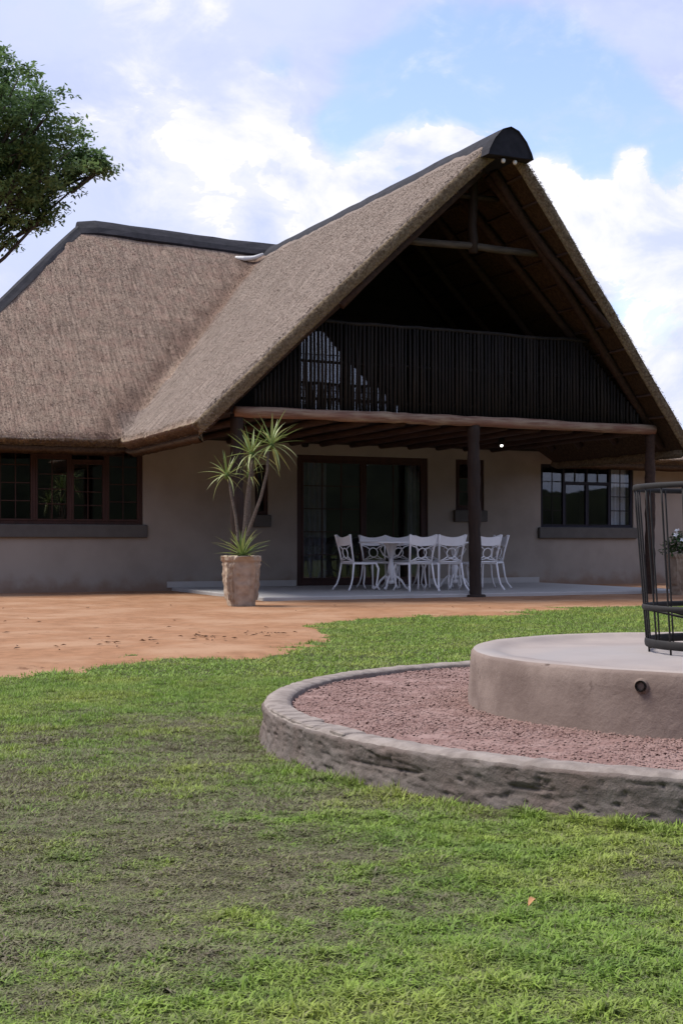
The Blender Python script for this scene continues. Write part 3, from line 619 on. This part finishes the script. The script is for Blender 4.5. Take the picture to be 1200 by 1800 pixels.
# balcony deck, beam, posts, balustrade
MB().box(-.05, 7.5, .1, 4.58, 2.80, 2.868).build('balcony_deck', 'dark_timber', house)
for x in np.arange(.25, 7.45, .62): pole('joist', (x, -.02, 2.735), (x, 4.55, 2.735), .06, .055, 'joist')
def log(name, pts, r, mt, parent=house, n=14):
    P = [Vector(p) for p in pts]; out = []; rs = []; seg = 30
    for i in range(seg+1):
        t = i/seg*(len(P)-1); k = min(int(t), len(P)-2); p = P[k].lerp(P[k+1], t-k)
        out.append(p+Vector((random.uniform(-.006,.006), random.uniform(-.006,.006), random.uniform(-.008,.008)))); rs.append(r*(1+random.uniform(-.06,.06)+.06*math.sin(i*.9)))
    return MB().tube(out, rs, n, wob=.035).build(name, mt, parent, True)
log('beam', [(-.04,-.06,2.79), (2.4,-.06,2.80), (4.0,-.06,2.795), (7.50,-.06,2.79)], .082, 'log')
p1 = log('post', [(.03,.02,-.2), (.02,.02,2.75)], .095, 'dark_timber')
p2 = log('post', [(4.03,-.02,-.2), (4.0,.0,2.75)], .10, 'dark_timber')
p3 = log('post', [(7.44,-.02,-.2), (7.46,0,2.75)], .085, 'joist')
MB().lathe([(.0,-.1), (.16,-.1), (.16,.03), (.14,.045), (0,.045)], 20, 4.03, -.03).build('post_base', 'dark_timber', p2, True)
bal = pole('balustrade', (1.25, 0, 4.22), (6.2, 0, 4.22), .03, .03, 'pole', seg=20)
x = .30
while x < 7.25:
    top = min(4.20+random.uniform(-.01, .04), zt(x)-.16+.0)
    r = random.uniform(.019, .027)
    if top > 2.95:
        pts = [(x, random.uniform(-.01, .01), 2.86), (x+random.uniform(-.008,.008), random.uniform(-.01,.01), (2.86+top)/2), (x+random.uniform(-.006,.006), 0, top)]
        MB().tube(pts, [r, r*.97, r*.9], 7, wob=.05).build('railing_pole', 'pole', bal, True)
    x += random.uniform(.056, .074)
for z in (3.05, 3.62): pole('rail', (.5 if z < 3.3 else .95, .045, z), (6.95 if z < 3.3 else 6.5, .045, z), .022, .022, 'pole', bal, seg=10)

# patio lamp, ornament
lm = MB().lathe([(0,0), (.05,0), (.06,.04), (.06,.10), (.03,.13), (0,.13)], 14, 5.74, 2.0).build('ceiling_lamp', 'iron', house, True); lm.location = (0, 0, 2.62)
bu = MB().lathe([(0,-.035), (.018,-.028), (.026,-.008), (.02,.01), (0,.012)], 14, 5.74, 2.0).build('bulb', 'lamp', lm, True); bu.location = (0, 0, -.002)
MB().lathe([(0,0), (.05,.01), (.07,.05), (.05,.10), (.02,.12), (0,.12)], 14, 3.0, WY-.06).build('wall_lamp', 'iron', house, True).location = (0, 0, 2.66)
# patio slab
struct(MB().bevbox(.42, 8.2, -.02, WY-.003, -.25, PF, .012).build('patio', 'concrete'))

# curtains
def curtain(x0, x1, z0, z1, y, mt, label, amp=.035, per=.11):
    n = int((x1-x0)/.012); vs = []; fs = []
    for i in range(n+1):
        x = x0+(x1-x0)*i/n; d = amp*math.sin(2*PI*x/per+.6*math.sin(x*13)); vs += [(x, y+d, z0), (x, y+d*.7, z1)]
    for i in range(n): fs.append((2*i, 2*i+2, 2*i+3, 2*i+1))
    o = MB().add(vs, fs).build('curtain', mt, None, True); return tag(o, label, 'curtain')
curtain(10.02, 10.5, 1.1, 2.52, WY+.17, 'curtain', 'white curtain gathered at one side of the dark framed window')
curtain(2.98, 3.55, .1, 2.5, WY+.19, 'curtain2', 'grey curtain hanging behind the patio door')
curtain(5.3, 5.6, .1, 2.5, WY+.19, 'curtain2', 'narrow grey curtain at the other end of the patio door')

# ================================================================== FOUNTAIN
fo = empty('round_fountain', 'round plastered fountain base with low ring wall and raised drum', 'fountain', (FC[0], FC[1], 0))
def ringwall():
    n = 1300; prof = [(FR-.13,-.15), (FR-.125,.10), (FR-.12,.143), (FR-.095,.153), (FR-.05,.156), (FR-.015,.152), (FR,.142)]
    prof += [(FR+.006+.012*max(0, 1-z/.05), z) for z in np.linspace(.134, -.03, 30)]+[(FR+.02,-.15)]
    A = np.arange(n)*2*PI/n; V = []
    for j, (r, z) in enumerate(prof):
        zc = np.full(n, z); U = A*FR
        k = fbm(U*32+3, zc*60, 3)-.5; k2 = fbm(U*9+7, zc*16+3, 4)-.5; k3 = fbm(U*4, zc*22+9, 3)-.5
        pit = np.clip(fbm(U*40+9, zc*44+2, 3)-.68, 0, 1); crk = np.exp(-((fbm(U*6+1, zc*9+4, 3)-.5)/.012)**2)
        side = 1.0 if j > 5 else .3
        ff = fbm(U*3.4+2, zc*13+1, 4)-.5; flake = np.clip(ff/.03+.5, 0, 1)                # render left on / fallen off
        bj = np.minimum(np.abs(((U+.11*(z > .07)) / .225) % 1-.5) < .47, abs(z-.07) > .006).astype(float)
        rr = r+side*(k*.006+k2*.006+k3*.005-(pit*.07+crk*.005)*(j > 6))+(j > 6)*(.005*flake-.006*(1-bj)*(1-flake))
        zz = z+(k2*.006+(fbm(U*26, np.full(n, 4.), 2)-.5)*.007 if .13 < z else 0)
        V.append(np.c_[rr*np.cos(A), rr*np.sin(A), zz+0*A])
    V = np.concatenate(V); m_ = len(prof); i = np.arange(n)
    F = np.concatenate([np.c_[j*n+i, j*n+(i+1) % n, (j+1)*n+(i+1) % n, (j+1)*n+i] for j in range(m_-1)])
    o = npmesh('ring_wall', V, F[:, ::-1][:, ::-1], 'founwall', fo, smooth=True)
    o.data.materials.append(M['coping']); mi = np.zeros(len(F), np.int32); mi[2*n:6*n] = 1; o.data.polygons.foreach_set('material_index', mi); return o
rw = ringwall()
# coping bricks that show through the worn rim
brick = None
for k in range(8):
    an = math.radians(166+k*3.05+random.uniform(-.3, .3))
    if brick is None:
        brick = MB().bevbox(-.052, .052, -.054, .054, -.03, .012, .006).build('coping_brick', 'coping', rw)
        o = brick
    else:
        o = bpy.data.objects.new('coping_brick', brick.data); COL.objects.link(o); o.parent = rw
    o.location = ((FR-.058)*math.cos(an), (FR-.058)*math.sin(an), .146+random.uniform(-.006, .003)); o.rotation_euler = (random.uniform(-.05,.05), random.uniform(-.05,.05), an+random.uniform(-.06,.06))
# drum
DR, DZ = 1.205, .372
def drum():
    n = 240; A = np.arange(n)*2*PI/n
    prof = [(DR+.012,-.1), (DR+.01,.16), (DR+.004,.22), (DR,.30), (DR-.002,.355), (DR-.014,.370), (DR-.03,DZ+.002), (DR-.11,DZ), (DR-.125,DZ-.012), (DR-.2,DZ-.026), (.8,DZ-.02), (.5,DZ-.012), (.2,DZ-.008), (.02,DZ-.008)]
    V = []
    for j, (r, z) in enumerate(prof):
        k = (fbm(A*6, np.full(n, z*12), 4)-.5)*.016 if r > 1 else 0
        V.append(np.c_[(r+k)*np.cos(A), (r+k)*np.sin(A), z+(fbm(A*5, np.full(n, r*3), 3)-.5)*.007*(z > .33)+0*A])
    V = np.concatenate(V); i = np.arange(n)
    F = np.concatenate([np.c_[j*n+i, j*n+(i+1) % n, (j+1)*n+(i+1) % n, (j+1)*n+i] for j in range(len(prof)-1)])
    o = npmesh('drum', V, F, 'founplaster', fo, smooth=True); o.data.materials.append(M['basin'])
    mi = np.zeros(len(F), np.int32); mi[5*n:] = 1; o.data.polygons.foreach_set('material_index', mi); return o
drum()
pa = math.atan2(-.652, -1.013); dvec = Vector((math.cos(pa), math.sin(pa), 0))
m = MB(); c0 = dvec*(DR-.02)+Vector((0,0,.315)); m.tube([c0, c0+dvec*.036], .022, 14, cap=False); m.tube([c0+dvec*.036, c0+dvec*.0], .017, 14, cap=False); m.build('outlet_pipe', 'iron', fo, True)
m = MB(); m.tube([c0+dvec*.0, c0+dvec*.026], [.034,.03], 12, wob=.12).build('pipe_mortar', 'founplaster', fo, True)
# gravel bed
n = 96; pr = [(DR+.0,.118), (1.6,.122), (2.0,.124), (FR-.1,.118)]
V = []; 
for r, z in pr:
    for k in range(n): V.append((r*math.cos(2*PI*k/n), r*math.sin(2*PI*k/n), z))
F = [(j*n+k, j*n+(k+1) % n, (j+1)*n+(k+1) % n, (j+1)*n+k) for j in range(3) for k in range(n)]
gb = npmesh('gravel_bed', np.array(V), np.array([q[::-1] for q in F]), 'gravel', fo, {'rnd': np.zeros(len(V))})
if gb.data.polygons[0].normal.z < 0: gb.data.flip_normals()
ng = 64000; r = np.sqrt(rng.uniform((DR+.01)**2, (FR-.12)**2, ng)); a = rng.uniform(0, 2*PI, ng)
px, py = r*np.cos(a), r*np.sin(a); pz = .120+rng.uniform(0, .008, ng)+(fbm(px*3+9, py*3, 3)-.5)*.02
s = rng.uniform(.003, .0082, ng); O = np.array([(1,0,0),(0,1,0),(-1,0,0),(0,-1,0),(0,0,.6),(0,0,-.5)])
V = O[None]*s[:, None, None]*rng.uniform(.6, 1.35, (ng, 6, 1)); an = rng.uniform(0, 2*PI, ng); tl = rng.normal(0, .35, ng)
x_ = V[..., 0]*np.cos(an)[:, None]-V[..., 1]*np.sin(an)[:, None]; y_ = V[..., 0]*np.sin(an)[:, None]+V[..., 1]*np.cos(an)[:, None]
y2 = y_*np.cos(tl)[:, None]-V[..., 2]*np.sin(tl)[:, None]; z2 = y_*np.sin(tl)[:, None]+V[..., 2]*np.cos(tl)[:, None]
V = np.stack([x_+px[:, None], y2+py[:, None], z2+pz[:, None]], -1).reshape(-1, 3)
OF = np.array([(0,1,4),(1,2,4),(2,3,4),(3,0,4)]); F = (OF[None]+(np.arange(ng)*6)[:, None, None]).reshape(-1, 3)
gs = npmesh('gravel', V, F, 'gravel', fo, {'rnd': np.repeat(rng.random(ng)**1.6, 6)}); gs['kind'] = 'stuff'

# ================================================================== IRON BASKET on the drum
ZB = DZ-.01
bk = empty('iron_basket', 'tall black iron basket cage standing on the fountain drum', 'fire basket', (FC[0]+.0, FC[1]+.0, ZB))
def brad(z): return .391+.077*z
for z, hh in ((.042, .020), (.205, .013), (.755, .013)):
    MB().torus((0,0,z), brad(z), .006, 56, 8, hh).build('hoop', 'iron', bk, True)
for k in range(24):
    an = 2*PI*(k+.35)/24; pts = []; foot = k % 2 == 0
    for i in range(9):
        z = (0.0 if foot else .03)+(.755-(0.0 if foot else .03))*i/8; rr = brad(max(z, 0))-.004
        pts.append((rr*math.cos(an), rr*math.sin(an), z))
    MB().tube(pts, .0044, 6, wob=.02).build('upright_bar', 'iron', bk, True)
for k in range(10):
    an = 2*PI*(k+.2)/10+random.uniform(-.1,.1); r0 = brad(.2)-.01
    MB().tube([(r0*math.cos(an), r0*math.sin(an), .195), (.22*math.cos(an+.06), .22*math.sin(an+.06), .155), (.04*math.cos(an), .04*math.sin(an), .13)], [.007,.006,.005], 6).build('grate_spoke', 'iron', bk, True)
MB().torus((0,0,.15), .19, .006, 40, 6).build('grate_hoop', 'iron', bk, True)

# ================================================================== PATIO FURNITURE
def chair():
    t = empty('garden_chair', 'x', 'chair'); W = 'white'
    MB().bevbox(-.225, .225, -.20, .24, .455, .48, .01).build('seat', W, t)
    MB().tube([(-.225,-.2,.462), (-.235,.02,.455), (-.22,.235,.462), (0,.26,.455), (.22,.235,.462), (.235,.02,.455), (.225,-.2,.462)], .016, 8).build('seat_frame', W, t, True)
    for s in (-1, 1):
        MB().tube([(s*.215,-.20,.47), (s*.225,-.22,.33), (s*.235,-.235,.22), (s*.25,-.27,.11), (s*.285,-.335,.012)], [.017,.016,.0145,.0135,.017], 8).build('leg', W, t, True)
        MB().tube([(s*.215,.225,.465), (s*.235,.265,.37), (s*.225,.255,.22), (s*.215,.235,.10), (s*.235,.285,.014)], [.019,.02,.015,.013,.018], 8).build('leg', W, t, True)
        MB().tube([(s*.205,-.20,.47), (s*.215,-.225,.62), (s*.235,-.265,.80), (s*.252,-.30,.945)], [.015,.015,.017,.02], 8).build('back_post', W, t, True)
    vs = []; fs = []; n = 16
    for i in range(n+1):
        u = -1+2*i/n; x = u*.245; zt_ = .895+.05*abs(u)**1.8; zb_ = .765+.02*u*u-.012*(1-u*u); yb_ = -.285+.03*u*u-.01
        for yy, z in ((yb_-.011, zb_), (yb_-.026, zt_), (yb_+.0, zt_+.004), (yb_+.013, zb_)): vs.append((x, yy, z))
    for i in range(n):
        for k in range(4): fs.append((i*4+k, i*4+(k+1) % 4, (i+1)*4+(k+1) % 4, (i+1)*4+k))
    fs += [(3,2,1,0), (n*4, n*4+1, n*4+2, n*4+3)]
    MB().add(vs, fs).build('top_rail', W, t)
    rg = MB().torus((0,0,0), .083, .010, 32, 8, ax='y').build('back_ring', W, t, True); rg.location = (0,-.245,.635); rg.rotation_euler = (.2, 0, 0)
    for sx in (-1, 1):
        MB().tube([(sx*.062,-.256,.69), (sx*.12,-.262,.735), (sx*.215,-.262,.765)], .010, 6).build('back_brace', W, t, True)
        MB().tube([(sx*.062,-.235,.58), (sx*.13,-.226,.535), (sx*.205,-.212,.50)], .010, 6).build('back_brace', W, t, True)
    MB().tube([(-.15,-.218,.51), (0,-.224,.545), (.15,-.218,.51)], .010, 6).build('back_brace', W, t, True)
    MB().tube([(-.21,-.205,.49), (.21,-.205,.49)], .013, 6).build('back_brace', W, t, True)
    return t
c0 = chair(); used = False
SPOTS = [((3.54,1.17), 0, 'white ornate chair, back to the lawn, two places from the middle post'), ((4.11,1.17), 0, 'white ornate chair, back to the lawn, next to the dark middle post'),
         ((4.80,1.17), .04, 'white ornate chair partly hidden behind the dark middle post'), ((3.62,2.68), PI, 'white ornate chair across the table, in front of the patio door glass'),
         ((4.14,2.68), PI-.03, 'second white ornate chair across the table, by the door middle stile'), ((4.72,2.68), PI+.04, 'white ornate chair across the table, farthest from the yucca on that side'),
         ((2.90,1.93), -PI/2+.05, 'white ornate chair at the table end nearest the potted yucca'), ((5.38,1.9), PI/2, 'white ornate chair at the table end nearest the wide window')]
for (x, y), rz, lab in SPOTS:
    o = copy_tree(c0) if used else c0; used = True
    o.location = (x+random.uniform(-.02,.02), y+random.uniform(-.03,.03), PF+.001); o.rotation_euler = (0, 0, rz+random.uniform(-.07,.07)); o['label'] = lab; o['group'] = 'white chairs round the patio table'
tb = empty('dining_table', 'long white ornate metal table set among the white patio chairs', 'table', (4.12, 1.93, PF))
m = MB(); n = 48; vs = []
for z, g in ((.80, .012), (.805, 0), (.822, 0), (.828, .008)):
    for k in range(n):
        an = 2*PI*k/n; c, s = math.cos(an), math.sin(an); e = .35
        vs.append((math.copysign(abs(c)**e, c)*(1.10-g), math.copysign(abs(s)**e, s)*(.50-g), z))
fs = [tuple(range(n-1, -1, -1)), tuple(range(3*n, 4*n))]+[(r*n+k, r*n+(k+1) % n, (r+1)*n+(k+1) % n, (r+1)*n+k) for r in range(3) for k in range(n)]
m.add(vs, fs).build('table_top', 'white', tb)
for sx in (-.62, .62):
    pd = MB().lathe([(.0,.10), (.05,.10), (.06,.14), (.035,.2), (.05,.3), (.065,.38), (.04,.46), (.035,.56), (.07,.66), (.10,.76), (.15,.80), (0,.80)], 20, sx, 0).build('pedestal', 'white', tb, True)
    for k in range(4):
        an = PI/4+k*PI/2; c, s = math.cos(an), math.sin(an)
        MB().tube([(sx+.04*c,.04*s,.18), (sx+.10*c,.10*s,.24), (sx+.19*c,.19*s,.16), (sx+.25*c,.25*s,.06), (sx+.31*c,.31*s,.02), (sx+.33*c,.33*s,.045), (sx+.30*c,.30*s,.06)], [.024,.022,.02,.018,.02,.016,.012], 8).build('scroll_foot', 'white', pd, True)
        MB().tube([(sx+.04*c,.04*s,.55), (sx+.14*c,.14*s,.60), (sx+.20*c,.20*s,.70), (sx+.15*c,.15*s,.76), (sx+.22*c,.22*s,.80)], [.014,.014,.013,.012,.013], 8).build('scroll_bracket', 'white', pd, True)

# ================================================================== POTS AND PLANTS
def carved_pot(loc, rz, label, hgt=.69):
    t = empty('carved_pot', label, 'plant pot', loc, rz)
    n, mrow = 96, 44; V = []
    def ring(h, infl):
        out = []
        for k in range(n):
            an = 2*PI*k/n; c, s = math.cos(an), math.sin(an); e = .42
            wid = .165+.055*h**.8
            bx, by = math.copysign(abs(c)**e, c), math.copysign(abs(s)**e, s)
            fa = (an/(PI/2)+.5) % 1*2-1; d = 0.0                # -1..1 across each face
            q = math.hypot(fa*1.05, (h-.62)*1.35 if h > .62 else 0)
            d += .034*math.exp(-((q-.52)/.07)**2)*(h > .12)
            d += .03*math.exp(-((fa-.06)/.10)**2)*math.exp(-((h-.42)/.17)**2)
            d -= .03*math.exp(-((fa+.20)/.08)**2-((h-.60)/.05)**2); d -= .03*math.exp(-((fa-.30)/.08)**2-((h-.60)/.05)**2)
            d -= .018*math.exp(-((fa-.05)/.25)**2-((h-.22)/.03)**2)
            d += .014*math.exp(-((abs(fa)-.86)/.06)**2)*(h < .8)
            d += .008*(h > .90)-.008*math.exp(-((h-.87)/.02)**2)
            d += (float(fbm(np.array(an*7.), np.array(h*15+loc[0])))-.5)*.030
            out.append(((wid+d+infl)*bx, (wid+d+infl)*by, h*hgt+(random.uniform(-.006,.006) if h > .97 else 0)))
        return out
    for j in range(mrow): V += ring(j/(mrow-1), 0)
    V += ring(.995, -.045); V += ring(.90, -.06)
    R_ = mrow+2; F = [(j*n+k, j*n+(k+1) % n, (j+1)*n+(k+1) % n, (j+1)*n+k) for j in range(R_-1) for k in range(n)]
    m = MB().add(V, F); m.f.append(tuple(range(n-1, -1, -1))); m.build('pot_body', 'pot', t, True)
    MB().lathe([(.0,.86*hgt), (.13,.86*hgt), (.165,.91*hgt), (.1,.93*hgt), (0,.935*hgt)], 24).build('soil', 'soil', t)
    return t
PP = (-.40, -1.32, .0)
carved_pot(PP, math.radians(-8), 'carved sandstone pot holding the yucca, on the red yard')
yc = empty('yucca_plant', 'tall yucca with spiky rosettes on bare stems in the carved pot', 'yucca', (PP[0], PP[1], .64))
def leafmesh(l, w_, droop, dryv):
    vs = []; fs = []; n = 5
    for i in range(n+1):
        t = i/n; ww = w_*(.55+.9*t if t < .35 else (1-t)/.65*.95+.02); x = l*t*(1-.12*droop*t); z = -droop*l*t*t*.55
        vs += [(x, -ww, z+ww*.35), (x, 0, z), (x, ww, z+ww*.35)]
    for i in range(n):
        for k in range(2): fs.append((3*i+k, 3*i+k+1, 3*i+4+k, 3*i+3+k))
    me = bpy.data.meshes.new('leaf'); me.from_pydata(vs, [], fs); me.update(); me.materials.append(M['yucca'])
    at = me.attributes.new('rnd', 'FLOAT', 'POINT'); at.data.foreach_set('value', [min(1, dryv+.25*(i//3)/n) for i in range(len(vs))])
    me.polygons.foreach_set('use_smooth', [True]*len(fs)); return me
LM = [leafmesh(l, w_, dr, dv) for l, w_, dr, dv in ((.46,.021,.25,.1), (.42,.019,.5,.3), (.40,.02,.15,.05), (.42,.018,.8,.6), (.42,.021,.35,.2), (.36,.018,.1,.4))]
def rosette(c, axis, n, sc_=1., lo=-.5):
    core = MB().lathe([(0,-.06), (.03,-.05), (.035,0), (.02,.05), (0,.08)], 10).build('rosette', 'yucca', yc, True); core.location = c
    for i in range(n):
        el = lo+(1.45-lo)*((i+.5)/n)**.8; az = i*2.39996+random.uniform(-.2,.2)
        o = bpy.data.objects.new('leaf', LM[random.randrange(6) if el > 0 else random.choice((1,3,3,5))]); COL.objects.link(o); o.parent = core
        o.rotation_euler = (random.uniform(-.3,.3), -el+axis*math.cos(az), az); s = sc_*random.uniform(.85, 1.1); o.scale = (s,)*3; o.location = (.02*math.cos(az), .02*math.sin(az), .02*math.sin(el))
def off(a, d, z): q = a*RV+d*FV; return (q[0], q[1], z)
def stem(pts, r0, r1):
    n = len(pts); MB().tube(pts, [r0+(r1-r0)*i/(n-1) for i in range(n)], 9, wob=.12).build('stem', 'stem', yc, True)
stem([off(-.02,0,-.05), off(-.04,0,.3), off(-.08,.02,.6), off(-.14,.04,.9), off(-.17,.04,1.14)], .022, .016)
stem([off(.02,.02,-.05), off(.07,.02,.3), off(.16,.0,.55), off(.27,-.02,.85), off(.36,-.04,1.2), off(.37,-.04,1.50)], .026, .016)
stem([off(.03,.05,-.05), off(.05,.06,.35), off(.08,.06,.8), off(.13,.06,1.2), off(.17,.05,1.44)], .042, .02)
stem([off(.05,.10,-.05), off(.08,.12,.4), off(.11,.12,.9), off(.15,.10,1.22)], .03, .018)
rosette(off(-.20,.04,1.15), 0, 22, .92, -.8); rosette(off(.42,-.04,1.56), 0, 32, 1.15, -.9); rosette(off(.14,.05,1.44), 0, 28, 1.05, -.9); rosette(off(.10,.12,1.16), 0, 14, .7, -.8)
rosette(off(.02,-.06,.05), 0, 34, 1.0, -.05)
P2 = (7.66, -.62, .0)
carved_pot(P2, math.radians(-5), 'carved sandstone pot of white flowers beside the right patio post')
fl = empty('flower_shrub', 'leafy shrub with white flowers in the pot beside the right post', 'shrub', (P2[0], P2[1], .62))
lv = []; lf = []; rn = []
for k in range(900):
    th, ph = random.uniform(0, 6.28), math.acos(random.uniform(-.2, 1)); r = .36*random.random()**.4
    c = Vector((r*math.sin(ph)*math.cos(th), r*math.sin(ph)*math.sin(th), .12+r*math.cos(ph)*.9)); d = Vector((random.gauss(0,1), random.gauss(0,1), random.gauss(0,.6))).normalized(); e = d.cross(Vector((.3,.2,.9))).normalized()
    l = random.uniform(.025, .05); o = len(lv); lv += [c, c+d*l+e*l*.4, c+d*2*l, c+d*l-e*l*.4]; lf.append((o, o+1, o+2, o+3)); rn += [random.random()]*4
npmesh('foliage', np.array([tuple(v) for v in lv]), np.array(lf), 'shrub', fl, {'rnd': rn})
for k in range(7):
    th = random.uniform(0, 6.28); MB().tube([(.03*math.cos(th), .03*math.sin(th), -.02), (.12*math.cos(th), .12*math.sin(th), .2), (.2*math.cos(th), .2*math.sin(th), .36)], [.008,.006,.004], 5).build('stem', 'stem', fl)
pm = MB()
for k in range(5):
    a = 2*PI*k/5; b = a+.5; c_ = a-.5; pm.add([(0,0,0), (.035*math.cos(c_), .035*math.sin(c_), .012), (.05*math.cos(a), .05*math.sin(a), .016), (.035*math.cos(b), .035*math.sin(b), .012)], [(0,1,2,3)])
f0 = None
for k in range(9):
    if f0 is None: f0 = pm.build('flower', 'petal', fl); o = f0
    else: o = bpy.data.objects.new('flower', f0.data); COL.objects.link(o); o.parent = fl
    th = random.uniform(2.8, 6.0); o.location = (.33*math.cos(th)*random.uniform(.5,1), .33*math.sin(th)*random.uniform(.6,1), random.uniform(.2, .46)); o.rotation_euler = (random.uniform(.6,1.2), 0, th+PI/2)

# ================================================================== TREE behind the house
TD = 34.0
def tw(px_, py_, dd=0): d = TD+dd; px_ = px_-8; py_ = py_+(18 if py_ < 260 else 0); return world((px_-600)/2300*d, d, .86+(955-py_)/2300*d)
base = world(-12.6, TD, 0)
tr = empty('shade_tree', 'large leafy green tree behind the thatched roof hip', 'tree', base)
B = Vector(base)
def tl_(p): return Vector(p)-B
CL = [(30,150,1.0), (-40,120,1.2), (85,190,.85), (10,225,1.2), (130,245,.75), (172,285,.5), (100,280,.95), (40,310,1.05), (-30,300,1.3), (110,335,.55), (60,360,.5), (15,340,.8), (75,392,.35), (5,425,.45), (-60,400,.7), (-120,200,1.5), (-200,260,1.6), (-130,330,1.3), (-280,320,1.3), (-220,160,1.3), (-110,90,1.2), (-340,250,1.2), (-300,390,1.0), (-180,410,1.0), (140,300,.4), (60,165,.6), (0,110,.55), (50,345,.45), (85,375,.3), (25,385,.35), (-10,370,.6), (150,258,.45), (185,290,.3), (70,235,.6), (30,270,.6), (95,325,.4)]
lv = []; rn = []; cents = []
for px_, py_, r in CL:
    for rep in range(2 if r > .9 else 1):
        dd = random.uniform(-2.4, 2.4)*(r > .6); c = Vector(tw(px_, py_, dd)); cents.append((c, r))
        nsub = int(14*r*r)+6
        for q in range(nsub):
            u = Vector((random.gauss(0,1), random.gauss(0,1), random.gauss(0,.7))).normalized(); cc = c+u*r*random.random()**.35*.98; tone = random.random()**1.3
            for k in range(62):
                v = Vector((random.gauss(0,1), random.gauss(0,1), random.gauss(0,.42))); p = cc+v*.155
                d1 = Vector((random.gauss(0,1), random.gauss(0,1), random.gauss(0,.5)-.25)).normalized(); d2 = d1.cross(Vector((random.gauss(0,.3), random.gauss(0,.3), 1))).normalized(); l = random.uniform(.05, .095); ww = l*.45
                lv += [p, p+d1*l+d2*ww, p+d1*2*l, p+d1*l-d2*ww]; rn += [min(1, max(0, tone*.7+random.uniform(-.1,.3)))]*4
Vl = np.array([tuple(v-B) for v in lv]); nl = len(Vl)//4
cr = npmesh('crown', Vl, np.arange(nl*4).reshape(-1, 4), 'leaf', tr, {'rnd': rn})
trunk_top = tl_(world(-11.6, TD, 6.5))
tk = MB(); tk.tube([(0,0,-.3), (.05,.02,.5), (.2,.1,2.5), (.45,.1,4.6), tuple(trunk_top)], [.50,.38,.33,.30,.26], 12, wob=.06); tko = tk.build('trunk', 'bark', tr, True)
br = MB()
for c, r in cents:
    e = c-B; s = trunk_top+Vector((0,0,random.uniform(-1.5, .5))); mid = s.lerp(e, .5)+Vector((random.uniform(-.4,.4), random.uniform(-.4,.4), random.uniform(-.2,.5)))
    MB().tube([s, s.lerp(mid, .5)+Vector((0,0,.15)), mid, mid.lerp(e, .5)+Vector((random.uniform(-.1,.1), random.uniform(-.1,.1), .05)), e], [.09,.06,.045,.03,.014], 6, wob=.08).build('limb', 'bark', tko, True)
    for q in range(4):
        u = Vector((random.gauss(0,1), random.gauss(0,1), random.gauss(0,.6))).normalized()*r*.8
        br.tube([mid.lerp(e, .7), mid.lerp(e, .9)+u*.5, e+u], [.035,.02,.008], 5)
b_ = br.build('twigs', 'bark', tko); b_['kind'] = 'stuff'

# a dead leaf on the lawn in front of the ring wall
vs = []; fs = []
for i in range(7):
    t = i/6; w_ = .011*math.sin(PI*min(1, t*1.02+.02))**.8; z = .004+.010*math.sin(PI*t)
    vs += [(t*.05-.025, -w_, z+w_*.5), (t*.05-.025, 0, z), (t*.05-.025, w_, z+w_*.6)]
for i in range(6):
    for k in range(2): fs.append((3*i+k, 3*i+k+1, 3*i+4+k, 3*i+3+k))
lf_ = MB().add(vs, fs).build('fallen_leaf', mat('dead_leaf', L(.42,.22,.10), L(.30,.15,.07), scale=40, rough=.8), None, True)
lf_.location = (-4.788, -15.468, float(gz(np.array(-4.788), np.array(-15.468)))+.012); lf_.rotation_euler = (.1, -.15, .5); lf_.scale = (.8, .7, .8)
tag(lf_, 'curled orange brown dead leaf lying on the lawn by the ring wall', 'leaf')
